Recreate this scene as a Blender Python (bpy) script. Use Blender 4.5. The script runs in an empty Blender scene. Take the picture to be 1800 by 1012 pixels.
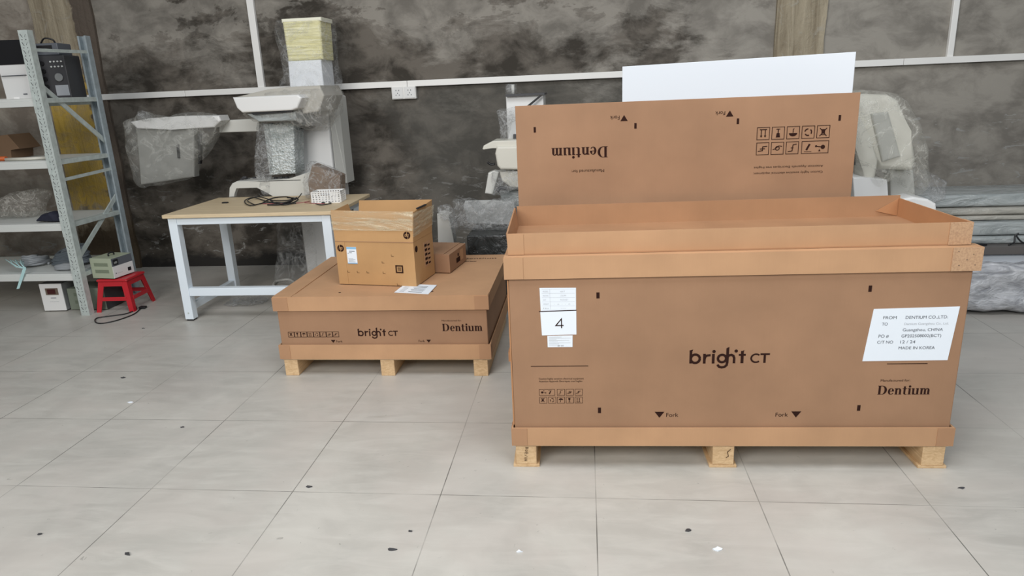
import bpy, bmesh, math, random
from mathutils import Vector, Matrix, noise
random.seed(7)
C = bpy.context.scene.collection
scene = bpy.context.scene

# ------------------------------------------------------------------ camera
W, H, FPX = 1800.0, 1012.0, 1213.83
YAW, PITCH, ROLL, CH = 0.112745, 0.281544, -0.042671, 1.50783
_cy, _sy = math.cos(YAW), math.sin(YAW)
_f0 = Vector((-_sy, _cy, 0)); _r0 = Vector((_cy, _sy, 0)); _u0 = Vector((0, 0, 1))
FW = _f0*math.cos(PITCH) - _u0*math.sin(PITCH); _u = _u0*math.cos(PITCH) + _f0*math.sin(PITCH)
RT = _r0*math.cos(ROLL) + _u*math.sin(ROLL); UP = -_r0*math.sin(ROLL) + _u*math.cos(ROLL)
EYE = Vector((0, 0, CH))
cd = bpy.data.cameras.new('camera'); cam = bpy.data.objects.new('camera', cd); C.objects.link(cam)
cam.matrix_world = Matrix((( RT.x, UP.x, -FW.x, 0), (RT.y, UP.y, -FW.y, 0), (RT.z, UP.z, -FW.z, CH), (0, 0, 0, 1)))
cd.sensor_width = 36; cd.lens = FPX/W*36; cd.clip_start = .05; cd.clip_end = 60
scene.camera = cam
def ray(px, py): return RT*((px-W/2)/FPX) - UP*((py-H/2)/FPX) + FW
def at(px, py, Y): d = ray(px, py); return EYE + d*(Y/d.y)
def atz(px, py, z=0.): d = ray(px, py); return EYE + d*((z-CH)/d.z)
def atx(px, py, X): d = ray(px, py); return EYE + d*(X/d.x)

# ------------------------------------------------------------------ world, light, exposure
wd = bpy.data.worlds.new('world'); scene.world = wd; wd.use_nodes = True
bg = wd.node_tree.nodes['Background']; bg.inputs[0].default_value = (.80, .90, 1, 1); bg.inputs[1].default_value = .15
def area(name, loc, target, sx, sy, power, col=(1, 1, 1)):
    l = bpy.data.lights.new(name, 'AREA'); l.shape = 'RECTANGLE'; l.size = sx; l.size_y = sy; l.energy = power; l.color = col
    o = bpy.data.objects.new(name, l); C.objects.link(o); o.location = loc
    o.rotation_euler = (Vector(target)-Vector(loc)).to_track_quat('-Z', 'Z').to_euler(); return o
area('window_light', (-2.6, -1.7, 3.3), (-.2, 3.2, .3), 3.2, 1.8, 235, (1, .98, .95))
area('doorway_light', (2.6, -1.4, 3.0), (1.9, 4.5, .8), 1.8, 1.8, 80, (.95, .98, 1))
area('roof_light', (0.1, 1.6, 4.6), (.6, 2.4, 0), 4.2, 2.2, 160, (.96, .98, 1))
vs = scene.view_settings
vs.view_transform = 'Standard'; vs.look = 'None'; vs.gamma = 1; vs.use_curve_mapping = False; vs.exposure = -0.13

# ------------------------------------------------------------------ materials
def mat(name, col, rough=.6, metal=0., spec=.5):
    m = bpy.data.materials.new(name); m.use_nodes = True
    b = m.node_tree.nodes['Principled BSDF']
    b.inputs['Base Color'].default_value = (*col, 1); b.inputs['Roughness'].default_value = rough
    b.inputs['Metallic'].default_value = metal; b.inputs['Specular IOR Level'].default_value = spec
    return m
class N:
    def __init__(s, m): s.t = m.node_tree; s.b = s.t.nodes.get('Principled BSDF'); s.out = s.t.nodes['Material Output']
    def n(s, typ, **k):
        o = s.t.nodes.new(typ)
        for a, v in k.items():
            if a.startswith('i_'): o.inputs[int(a[2:]) if a[2:].isdigit() else a[2:].replace('_', ' ')].default_value = v
            else: setattr(o, a, v)
        return o
    def l(s, a, b): s.t.links.new(a, b)
    def coord(s, kind='Object', scale=(1, 1, 1), loc=(0, 0, 0)):
        c = s.n('ShaderNodeTexCoord'); m = s.n('ShaderNodeMapping'); m.inputs['Scale'].default_value = scale; m.inputs['Location'].default_value = loc
        s.l(c.outputs[kind], m.inputs[0]); return m.outputs[0]
    def noise(s, co, scale, det=5, rough=.55, dist=0):
        o = s.n('ShaderNodeTexNoise'); o.inputs['Scale'].default_value = scale; o.inputs['Detail'].default_value = det
        o.inputs['Roughness'].default_value = rough; o.inputs['Distortion'].default_value = dist; s.l(co, o.inputs['Vector']); return o.outputs['Fac']
    def ramp(s, f, stops):
        o = s.n('ShaderNodeValToRGB'); e = o.color_ramp.elements
        while len(e) < len(stops): e.new(.5)
        for i, (p, c) in enumerate(stops):
            e[i].position = p; e[i].color = (*c, 1) if len(c) == 3 else c
        s.l(f, o.inputs[0]); return o.outputs[0]
    def mix(s, f, a, b, mode='MIX'):
        o = s.n('ShaderNodeMix', data_type='RGBA', blend_type=mode)
        for v, i in ((f, 0), (a, 6), (b, 7)):
            if hasattr(v, 'is_output'): s.l(v, o.inputs[i])
            elif i == 0: o.inputs[0].default_value = v
            else: o.inputs[i].default_value = (*v, 1)
        return o.outputs[2]
    def math(s, op, a, b=0., c=None):
        o = s.n('ShaderNodeMath', operation=op)
        for i, v in enumerate((a, b) if c is None else (a, b, c)):
            if hasattr(v, 'is_output'): s.l(v, o.inputs[i])
            else: o.inputs[i].default_value = v
        return o.outputs[0]
    def bump(s, h, strength=.3, dist=.01):
        o = s.n('ShaderNodeBump'); o.inputs['Strength'].default_value = strength; o.inputs['Distance'].default_value = dist
        s.l(h, o.inputs['Height']); s.l(o.outputs[0], s.b.inputs['Normal']); return o.outputs[0]
g3 = lambda v: (v, v, v)

def m_card(name, col, amp=.10):
    m = mat(name, col, .75, 0, .25); n = N(m); co = n.coord()
    f = n.noise(co, 3.2, 4); f2 = n.noise(n.coord(scale=(60, 60, 1.5)), 3, 2)
    a = n.mix(n.ramp(f, [(.3, g3(0)), (.7, g3(1))]), tuple(c*(1-amp) for c in col), tuple(min(1, c*(1+amp)) for c in col))
    a = n.mix(n.math('MULTIPLY', f2, .10), a, tuple(c*.6 for c in col))
    n.l(a, n.b.inputs['Base Color']); n.bump(f2, .05, .002); return m
M_card = m_card('kraft_board', (.35, .203, .120))
M_mid = m_card('kraft_board_mid', (.43, .245, .138))
M_strip = m_card('kraft_board_pale', (.50, .295, .165))
M_inner = m_card('kraft_board_orange', (.46, .235, .115))
M_carton = m_card('carton_board', (.50, .295, .135))
M_tray = m_card('tray_board', (.40, .222, .12))
def m_pressed():
    m = mat('pressed_fibre', (.62, .40, .24), .8); n = N(m); f = n.noise(n.coord(), 160, 3)
    n.l(n.ramp(f, [(.35, (.42, .255, .15)), (.6, (.52, .33, .195))]), n.b.inputs['Base Color']); return m
M_pressed = m_pressed()
def m_wood(name, a, b, scale=(30, 2, 30), r=.6, s=2.5):
    m = mat(name, a, r); n = N(m); co = n.coord(scale=scale); f = n.noise(co, s, 4, .6, 1.2)
    n.l(n.ramp(f, [(.35, a), (.65, b)]), n.b.inputs['Base Color']); return m
M_pine = m_wood('pine_wood', (.70, .50, .29), (.55, .36, .19), (14, 1.5, 30))
M_deck = m_wood('pallet_deck_wood', (.80, .62, .40), (.68, .49, .29))
M_top = m_wood('desk_wood', (.72, .58, .38), (.60, .47, .30), (1.5, 14, 14), .55)
M_white = mat('white_plastic', (.80, .80, .79), .35)
M_cream = mat('cream_plastic', (.70, .68, .60), .4)
M_offw = mat('offwhite_plastic', (.66, .66, .62), .4)
M_frame = mat('white_painted_steel', (.78, .86, .93), .4)
M_black = mat('black_plastic', (.012, .012, .014), .4)
M_dark = mat('dark_grey_plastic', (.05, .05, .055), .45)
M_ink = mat('brown_black_ink', (.030, .012, .009), .8, 0, .1)
M_inkg = mat('grey_print_ink', (.10, .11, .13), .8, 0, .1)
M_pale = mat('pale_print_ink', (.45, .47, .5), .8, 0, .1)
M_paper = mat('white_paper', (.80, .86, .93), .6, 0, .2)
M_foamw = mat('white_foam_board', (.73, .77, .82), .8, 0, .1)
M_blue = mat('light_blue_print', (.25, .50, .75), .6)
M_red = mat('red_plastic', (.50, .018, .028), .35)
M_green = mat('pale_green_metal', (.38, .42, .31), .45)
M_greend = mat('vent_shadow_green', (.12, .15, .10), .6)
M_greyp = mat('slate_panel', (.12, .13, .15), .45)
M_orange = mat('orange_plastic', (.60, .12, .02), .5)
M_cable = mat('grey_cable', (.11, .13, .15), .45)
M_cable2 = mat('light_grey_cable', (.30, .32, .34), .45)
M_cyan = mat('pale_cyan_strap', (.50, .75, .76), .3)
M_pink = mat('pink_wire', (.40, .10, .12), .5)
def m_steel(name, col):
    m = mat(name, col, .45, .15); n = N(m); f = n.noise(n.coord(), 25, 4)
    n.l(n.ramp(f, [(.3, tuple(c*.85 for c in col)), (.7, tuple(c*1.1 for c in col))]), n.b.inputs['Base Color']); return m
M_steel = m_steel('galvanised_steel', (.54, .60, .58))
M_steeld = m_steel('galvanised_steel_blue', (.36, .42, .45))
M_shelf = mat('pale_shelf_steel', (.66, .68, .66), .4)
def m_yellow():
    m = mat('yellow_foam_wrap', (.80, .74, .38), .7); n = N(m)
    f = n.noise(n.coord(scale=(1.5, 1.5, 26)), 2.2, 4, .6, .5)
    n.l(n.ramp(f, [(.35, (.84, .78, .40)), (.65, (.95, .91, .60))]), n.b.inputs['Base Color']); n.bump(f, .9, .02); return m
M_yellow = m_yellow()
def m_film(name, base=.16, gain=.55, scale=16, col=(.85, .86, .86), rough=.14, stretch=(1, 1, 1), bstr=1.0):
    m = mat(name, col, rough, 0, .8); n = N(m)
    co = n.coord(scale=stretch)
    f = n.noise(co, scale, 6, .6, 1.4)
    rid = n.math('SUBTRACT', 1, n.math('MULTIPLY', n.math('ABSOLUTE', n.math('SUBTRACT', f, .5)), 16.0))  # narrow noise ridges turn more opaque, standing in for wrinkle highlights
    rid = n.math('MAXIMUM', rid, 0)
    fac = n.math('ADD', base, n.math('MULTIPLY', n.math('POWER', rid, 2.0), gain))
    f3 = n.noise(n.coord(scale=stretch, loc=(4, 2, 1)), scale*2.6, 7, .66, .9)
    n.bump(n.math('ADD', f, n.math('MULTIPLY', f3, .8)), bstr, .035)
    tr = n.n('ShaderNodeBsdfTransparent'); mx = n.n('ShaderNodeMixShader')
    n.l(fac, mx.inputs[0]); n.l(tr.outputs[0], mx.inputs[1]); n.l(n.b.outputs[0], mx.inputs[2]); n.l(mx.outputs[0], n.out.inputs['Surface'])
    return m
M_film = m_film('clear_plastic_film', .06, .26, 5, (.75, .76, .76), .10)
M_film2 = m_film('crinkled_plastic_film', .13, .45, 9, (.62, .63, .63), .09)
M_film3 = m_film('milky_plastic_film', .16, .30, 5, (.72, .71, .67), .2)
M_tape = m_film('clear_packing_tape', .10, .30, 1.2, (.86, .76, .54), .12, (.7, .7, 7), .8)
def m_bubble():
    m = mat('bubble_wrap', (.62, .67, .67), .16, 0, .9); n = N(m)
    v = n.n('ShaderNodeTexVoronoi'); v.inputs['Scale'].default_value = 62; n.l(n.coord(), v.inputs['Vector'])
    f = n.noise(n.coord(), 14, 5, .6, 1)
    n.l(n.ramp(f, [(.35, (.42, .47, .47)), (.65, (.72, .76, .76))]), n.b.inputs['Base Color'])
    n.bump(n.math('ADD', v.outputs['Distance'], f), 1.0, .012); return m
M_bubble = m_bubble()
def m_wrap(name, a, b, scale=18, stretch=(1, 1, 1)):
    m = mat(name, a, .18, 0, .8); n = N(m); f = n.noise(n.coord(scale=stretch), scale, 6, .62, 1.2)
    n.l(n.ramp(f, [(.38, a), (.62, b)]), n.b.inputs['Base Color']); n.bump(f, .9, .025); return m
M_wrapg = m_wrap('grey_film_wrapped_board', (.30, .33, .33), (.44, .47, .47), 6, (.6, 2, 2))
M_wrapb = m_wrap('beige_film_wrapped_board', (.36, .35, .31), (.46, .44, .39), 6, (.6, 2, 2))
M_wrapw = m_wrap('silvery_crumpled_film', (.34, .35, .38), (.66, .67, .70), 9, (.8, 1.5, 2))
M_wrapk = m_wrap('black_film_wrapped_board', (.02, .022, .022), (.06, .065, .065), 8)

def m_floor():
    m = mat('floor_tile', (.45, .44, .42), .38, 0, .45); n = N(m)
    co = n.coord(loc=(-.0245, -2.312+.6*10, 0)); n2 = n.coord()
    sep = n.n('ShaderNodeSeparateXYZ'); n.l(co, sep.inputs[0])
    masks = []; cells = []
    for ax in (0, 1):
        q = n.math('DIVIDE', sep.outputs[ax], .6)
        fr = n.math('FRACT', n.math('ADD', q, 100)); cells.append(n.math('FLOOR', n.math('ADD', q, 100)))
        e = n.math('MINIMUM', fr, n.math('SUBTRACT', 1, fr))
        wv = .0033 if ax == 0 else .0026
        masks.append(n.math('LESS_THAN', e, wv))
    breakup = n.noise(n2, 2.3, 3)
    line = n.math('MULTIPLY', n.math('MAXIMUM', masks[0], masks[1]), n.ramp(breakup, [(.38, g3(.25)), (.58, g3(1))]))
    cmb = n.n('ShaderNodeCombineXYZ'); n.l(cells[0], cmb.inputs[0]); n.l(cells[1], cmb.inputs[1])
    wn = n.n('ShaderNodeTexWhiteNoise'); n.l(cmb.outputs[0], wn.inputs['Vector'])
    big = n.noise(n2, 1.6, 6, .6, .6); fine = n.noise(n.coord(scale=(1, 4, 1)), 3.2, 8, .66, .8)
    base = n.mix(n.ramp(big, [(.35, g3(0)), (.65, g3(1))]), (.42, .405, .37), (.54, .52, .475))
    base = n.mix(n.math('MULTIPLY', n.ramp(fine, [(.42, g3(0)), (.72, g3(1))]), .42), base, (.66, .64, .59))
    tint = n.noise(n.coord(loc=(5, 3, 0)), 2.6, 5, .6, .4)
    base = n.mix(n.math('MULTIPLY', n.ramp(tint, [(.45, g3(0)), (.6, g3(1))]), .35), base, (.52, .475, .435))
    base = n.mix(n.math('MULTIPLY', wn.outputs[0], .12), base, (.37, .36, .35))
    sp = n.noise(n2, 26, 3, .7, .8)
    base = n.mix(n.math('MULTIPLY', n.ramp(sp, [(.70, g3(0)), (.74, g3(1))]), .45), base, (.16, .155, .14))
    base = n.mix(line, base, (.17, .165, .15))
    n.l(base, n.b.inputs['Base Color'])
    n.l(n.ramp(fine, [(.3, g3(.34)), (.7, g3(.50))]), n.b.inputs['Roughness'])
    n.bump(n.math('SUBTRACT', 1, line), .25, .002); return m
M_floor = m_floor()

def m_wall():
    m = mat('grey_plaster', (.15, .14, .13), .8, 0, .2); n = N(m); co = n.coord()
    sep = n.n('ShaderNodeSeparateXYZ'); n.l(co, sep.inputs[0]); X, Z = sep.outputs[0], sep.outputs[2]
    a = n.noise(co, 1.3, 7, .62, .3); b = n.noise(n.coord(loc=(3, 0, 7), scale=(1, 1, 1.5)), 3.4, 8, .62, .35); c = n.noise(n.coord(scale=(1, 1, 2.2), loc=(9, 0, 1)), 1.9, 7, .68, .3)
    dark = n.mix(n.ramp(b, [(.40, g3(0)), (.60, g3(1))]), (.052, .045, .037), (.165, .146, .124))
    lite = n.mix(n.ramp(b, [(.38, g3(0)), (.60, g3(1))]), (.22, .203, .178), (.36, .335, .295))
    # trowelled skim: more of the pale coat to the right and above the trunking on the left
    edge = n.math('ADD', n.math('MULTIPLY', n.math('SUBTRACT', c, .5), 3.0), n.math('MULTIPLY', n.math('SUBTRACT', a, .5), 2.0))
    hi = n.ramp(n.math('ADD', n.math('MULTIPLY', n.math('SUBTRACT', Z, 2.02), 1.6), edge), [(.02, g3(0)), (.16, g3(.75))])
    rt = n.ramp(n.math('ADD', n.math('MULTIPLY', n.math('SUBTRACT', X, .5), .55), n.math('ADD', edge, .12)), [(.0, g3(0)), (.45, g3(1))])
    mid = n.ramp(n.math('ADD', n.math('MULTIPLY', n.math('SUBTRACT', Z, 1.6), .8), n.math('ADD', edge, -.05)), [(.05, g3(0)), (.45, g3(.55))])
    k = n.math('MAXIMUM', n.math('MAXIMUM', hi, rt), mid)
    col = n.mix(k, dark, lite)
    # greenish even render band below the trunking, right of the machine
    band = n.math('MULTIPLY', n.ramp(n.math('ADD', X, n.math('MULTIPLY', edge, .4)), [(0.0, g3(0)), (.4, g3(1))]) if False else n.ramp(n.math('ADD', n.math('MULTIPLY', n.math('ADD', X, 1.9), .6), n.math('MULTIPLY', edge, .3)), [(.0, g3(0)), (.3, g3(1))]), n.math('LESS_THAN', Z, 1.57))
    col = n.mix(n.math('MULTIPLY', n.math('MULTIPLY', band, n.math('LESS_THAN', X, 1.45)), .5), col, (.13, .126, .113))
    # pinkish bare render left of the left pillar
    lf = n.ramp(n.math('MULTIPLY', n.math('ADD', X, 4.7), -2.0), [(.0, g3(0)), (.1, g3(1))])
    col = n.mix(lf, col, n.mix(n.ramp(b, [(.38, g3(0)), (.6, g3(1))]), (.24, .205, .17), (.42, .375, .32)))
    # white scrapes low on the wall
    s1 = n.ramp(n.noise(n.coord(scale=(1, 1, 3), loc=(1, 0, 2)), 5.5, 7, .7, 1.0), [(.585, g3(0)), (.62, g3(1))])
    low = n.ramp(Z, [(.45, g3(1)), (.98, g3(0))])
    low = n.math('MAXIMUM', low, n.math('MULTIPLY', n.math('MULTIPLY', n.math('GREATER_THAN', X, 1.6), n.math('GREATER_THAN', Z, .6)), n.math('LESS_THAN', Z, 1.15)))
    col = n.mix(n.math('MULTIPLY', n.math('MULTIPLY', s1, low), .65), col, (.40, .40, .385))
    foot_dark = n.ramp(n.math('ADD', Z, n.math('MULTIPLY', edge, .12)), [(.07, g3(1)), (.16, g3(0))])  # colour darkens towards the foot of the wall
    col = n.mix(foot_dark, col, (.03, .028, .026))
    n.l(col, n.b.inputs['Base Color']); n.bump(n.math('ADD', b, n.math('MULTIPLY', k, .5)), .6, .015); return m
M_wall = m_wall()
def m_pillar(name, yellow):
    m = mat(name, (.3, .25, .18), .8, 0, .2); n = N(m); co = n.coord()
    f = n.noise(n.coord(scale=(6, 6, .5)), 2.2, 6, .6, .8); g = n.noise(co, 9, 6, .65, .8)
    a = n.mix(n.ramp(f, [(.38, g3(0)), (.6, g3(1))]), (.26, .215, .15), (.44, .38, .28))
    a = n.mix(n.math('MULTIPLY', n.ramp(g, [(.56, g3(0)), (.66, g3(1))]), .6), a, (.42, .39, .33))
    if yellow:
        sep = n.n('ShaderNodeSeparateXYZ'); n.l(co, sep.inputs[0]); X, Z = sep.outputs[0], sep.outputs[2]
        e = n.math('MULTIPLY', n.math('SUBTRACT', g, .5), .5)
        yz = n.math('MULTIPLY', n.ramp(n.math('ADD', Z, e), [(.55, g3(0)), (.62, g3(1))]), n.math('LESS_THAN', n.math('ADD', Z, e), 1.78))
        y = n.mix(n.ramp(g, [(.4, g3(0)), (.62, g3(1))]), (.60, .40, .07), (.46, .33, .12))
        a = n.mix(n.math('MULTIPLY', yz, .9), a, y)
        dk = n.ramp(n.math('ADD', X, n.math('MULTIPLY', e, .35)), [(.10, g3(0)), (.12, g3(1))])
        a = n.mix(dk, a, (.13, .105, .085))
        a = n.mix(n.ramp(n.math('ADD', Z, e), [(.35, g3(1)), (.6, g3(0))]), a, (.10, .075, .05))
    n.l(a, n.b.inputs['Base Color']); n.bump(n.math('ADD', f, g), .9, .02); return m

# ------------------------------------------------------------------ mesh helpers
def finish(name, bm, m, parent=None, smooth=False, recalc=True):
    if recalc: bmesh.ops.recalc_face_normals(bm, faces=bm.faces)
    me = bpy.data.meshes.new(name); bm.to_mesh(me); bm.free()
    for x in (m if isinstance(m, (list, tuple)) else [m]): me.materials.append(x)
    if smooth:
        for p in me.polygons: p.use_smooth = True
    o = bpy.data.objects.new(name, me); C.objects.link(o)
    if parent: o.parent = parent
    return o
def new(): return bmesh.new()
def box(bm, a, b, mi=0, bev=0., M=None, seg=2):
    x0, y0, z0 = (min(a[i], b[i]) for i in range(3)); x1, y1, z1 = (max(a[i], b[i]) for i in range(3))
    v = [bm.verts.new(p) for p in ((x0,y0,z0),(x1,y0,z0),(x1,y1,z0),(x0,y1,z0),(x0,y0,z1),(x1,y0,z1),(x1,y1,z1),(x0,y1,z1))]
    fs = [bm.faces.new([v[i] for i in q]) for q in ((0,3,2,1),(4,5,6,7),(0,1,5,4),(1,2,6,5),(2,3,7,6),(3,0,4,7))]
    for f in fs: f.material_index = mi
    if M is not None: bmesh.ops.transform(bm, matrix=M, verts=v)
    if bev > 0:
        es = list({e for f in fs for e in f.edges})
        r = bmesh.ops.bevel(bm, geom=es, offset=bev, segments=seg, affect='EDGES', profile=.5)
        for f in r['faces']: f.material_index = mi
    return bm
def prism(bm, pts, ext, mi=0, bev=0., seg=3):
    """closed polygon of 3D points extruded by vector ext"""
    ext = Vector(ext); a = [bm.verts.new(p) for p in pts]; b = [bm.verts.new(Vector(p)+ext) for p in pts]; n = len(pts)
    fs = [bm.faces.new(a), bm.faces.new(b[::-1])] + [bm.faces.new((a[i], b[i], b[(i+1) % n], a[(i+1) % n])) for i in range(n)]
    for f in fs: f.material_index = mi
    if bev > 0:
        es = list({e for f in fs[:2] for e in f.edges})
        r = bmesh.ops.bevel(bm, geom=es, offset=bev, segments=seg, affect='EDGES', profile=.5)
        for f in r['faces']: f.material_index = mi
    return bm
def bar(bm, p, q, w, d, mi=0, upv=(0, 0, 1), bev=0.):
    p, q = Vector(p), Vector(q); z = (q-p); L = z.length; z.normalize(); x = z.cross(Vector(upv))
    if x.length < 1e-4: x = Vector((1, 0, 0))
    x.normalize(); y = z.cross(x)
    M = Matrix(((x.x, y.x, z.x, p.x), (x.y, y.y, z.y, p.y), (x.z, y.z, z.z, p.z), (0, 0, 0, 1)))
    return box(bm, (-w/2, -d/2, 0), (w/2, d/2, L), mi, bev, M)
def smoothpath(pts, n=6, closed=False):
    P = [Vector(p) for p in pts]; out = []; L = len(P)
    for i in range(L if closed else L-1):
        if closed: a, b, c, d = P[i-1], P[i], P[(i+1) % L], P[(i+2) % L]
        else: a, b, c, d = P[max(i-1, 0)], P[i], P[i+1], P[min(i+2, L-1)]
        for k in range(n):
            t = k/n; out.append(.5*((2*b)+(c-a)*t+(2*a-5*b+4*c-d)*t*t+(3*b-a-3*c+d)*t**3))
    if not closed: out.append(P[-1])
    return out
def tube(bm, pts, r, seg=8, mi=0, closed=False, sm=5, rr=None):
    P = smoothpath(pts, sm, closed) if sm > 1 else [Vector(p) for p in pts]
    n = len(P); rings = []; ref = Vector((0, 0, 1))
    for i, p in enumerate(P):
        t = (P[(i+1) % n]-P[i-1]) if closed else (P[min(i+1, n-1)]-P[max(i-1, 0)])
        if t.length < 1e-9: t = Vector((1, 0, 0))
        t.normalize(); x = ref-t*ref.dot(t)
        if x.length < .05: x = Vector((1, 0, 0))-t*t.x
        x.normalize(); ref = x; y = t.cross(x); R = rr[i] if rr else r
        rings.append([bm.verts.new(p+(x*math.cos(a)+y*math.sin(a))*R) for a in [2*math.pi*k/seg for k in range(seg)]])
    for i in range(n if closed else n-1):
        A, B = rings[i], rings[(i+1) % n]
        for k in range(seg):
            f = bm.faces.new((A[k], A[(k+1) % seg], B[(k+1) % seg], B[k])); f.material_index = mi; f.smooth = True
    if not closed:
        for R in (rings[0][::-1], rings[-1]): f = bm.faces.new(R); f.material_index = mi
    return bm
def cyl(bm, p, q, r, seg=16, mi=0, r2=None):
    return tube(bm, [p, q], r, seg, mi, sm=1, rr=[r, r if r2 is None else r2])
def pillow(pts, depth, amp=.01, freq=14, nr=22, ns=110, flat=.6, seed=0, jag=0., back=.5, hollow=True):
    """crumpled closed skin over an outline of 3D points; bulges depth/2 towards -Y and depth*back towards +Y"""
    P = [Vector(p) for p in pts]; L = [0]
    for i in range(len(P)): L.append(L[-1]+(P[(i+1) % len(P)]-P[i]).length)
    out = []
    for k in range(ns):
        s = L[-1]*k/ns; i = 0
        while L[i+1] < s: i += 1
        out.append(P[i].lerp(P[(i+1) % len(P)], (s-L[i])/(L[i+1]-L[i]+1e-9)))
    out = [(out[i-1]+out[i]*2+out[(i+1) % ns])/4 for i in range(ns)]
    c = sum(out, Vector())/ns; bm = new()
    def disp(p):
        q = p*freq+Vector((seed*3.1, seed*1.7, seed)); v = noise.noise_vector(q); w = noise.noise_vector(q*2.3+Vector((5, 1, 2)))
        r = 1-abs(noise.noise(q*.7))*2.6
        return v*amp+w*amp*.5+Vector((0, -1, 0))*amp*max(r, -1)
    for sgn in (-1, 1):
        rings = []
        for j in range(1, nr+1):
            s = (j/nr)**.8; h = (1-s**(2/flat))**.5 if s < 1 else 0
            rings.append([c.lerp(o, s)+Vector((0, sgn*h*depth*(.5 if sgn < 0 else back), 0)) for o in out])
        vs_ = [[bm.verts.new(p+disp(p)) for p in R] for R in rings]
        cc = bm.verts.new(c+Vector((0, sgn*depth*(.5 if sgn < 0 else back), 0)))
        for k in range(ns): bm.faces.new((cc, vs_[0][k], vs_[0][(k+1) % ns]))
        for j in range(nr-1):
            for k in range(ns): bm.faces.new((vs_[j][k], vs_[j+1][k], vs_[j+1][(k+1) % ns], vs_[j][(k+1) % ns]))
    bmesh.ops.remove_doubles(bm, verts=bm.verts, dist=.0004)
    for f in bm.faces: f.smooth = True
    return bm
def A(lst, Y): return [at(x, y, Y) for x, y in lst]

def empty(name, loc, rz, label, cat, group=None):
    o = bpy.data.objects.new(name, None); C.objects.link(o); o.location = loc; o.rotation_euler = (0, 0, rz); o.empty_display_size = .1
    return tag(o, label, cat, group)
def tag(o, label, cat, group=None):
    o['label'] = label; o['category'] = cat
    if group: o['group'] = group
    return o
def struct(o): o['kind'] = 'structure'; return o
def lab(o, s): o['label'] = s; return o

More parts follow.
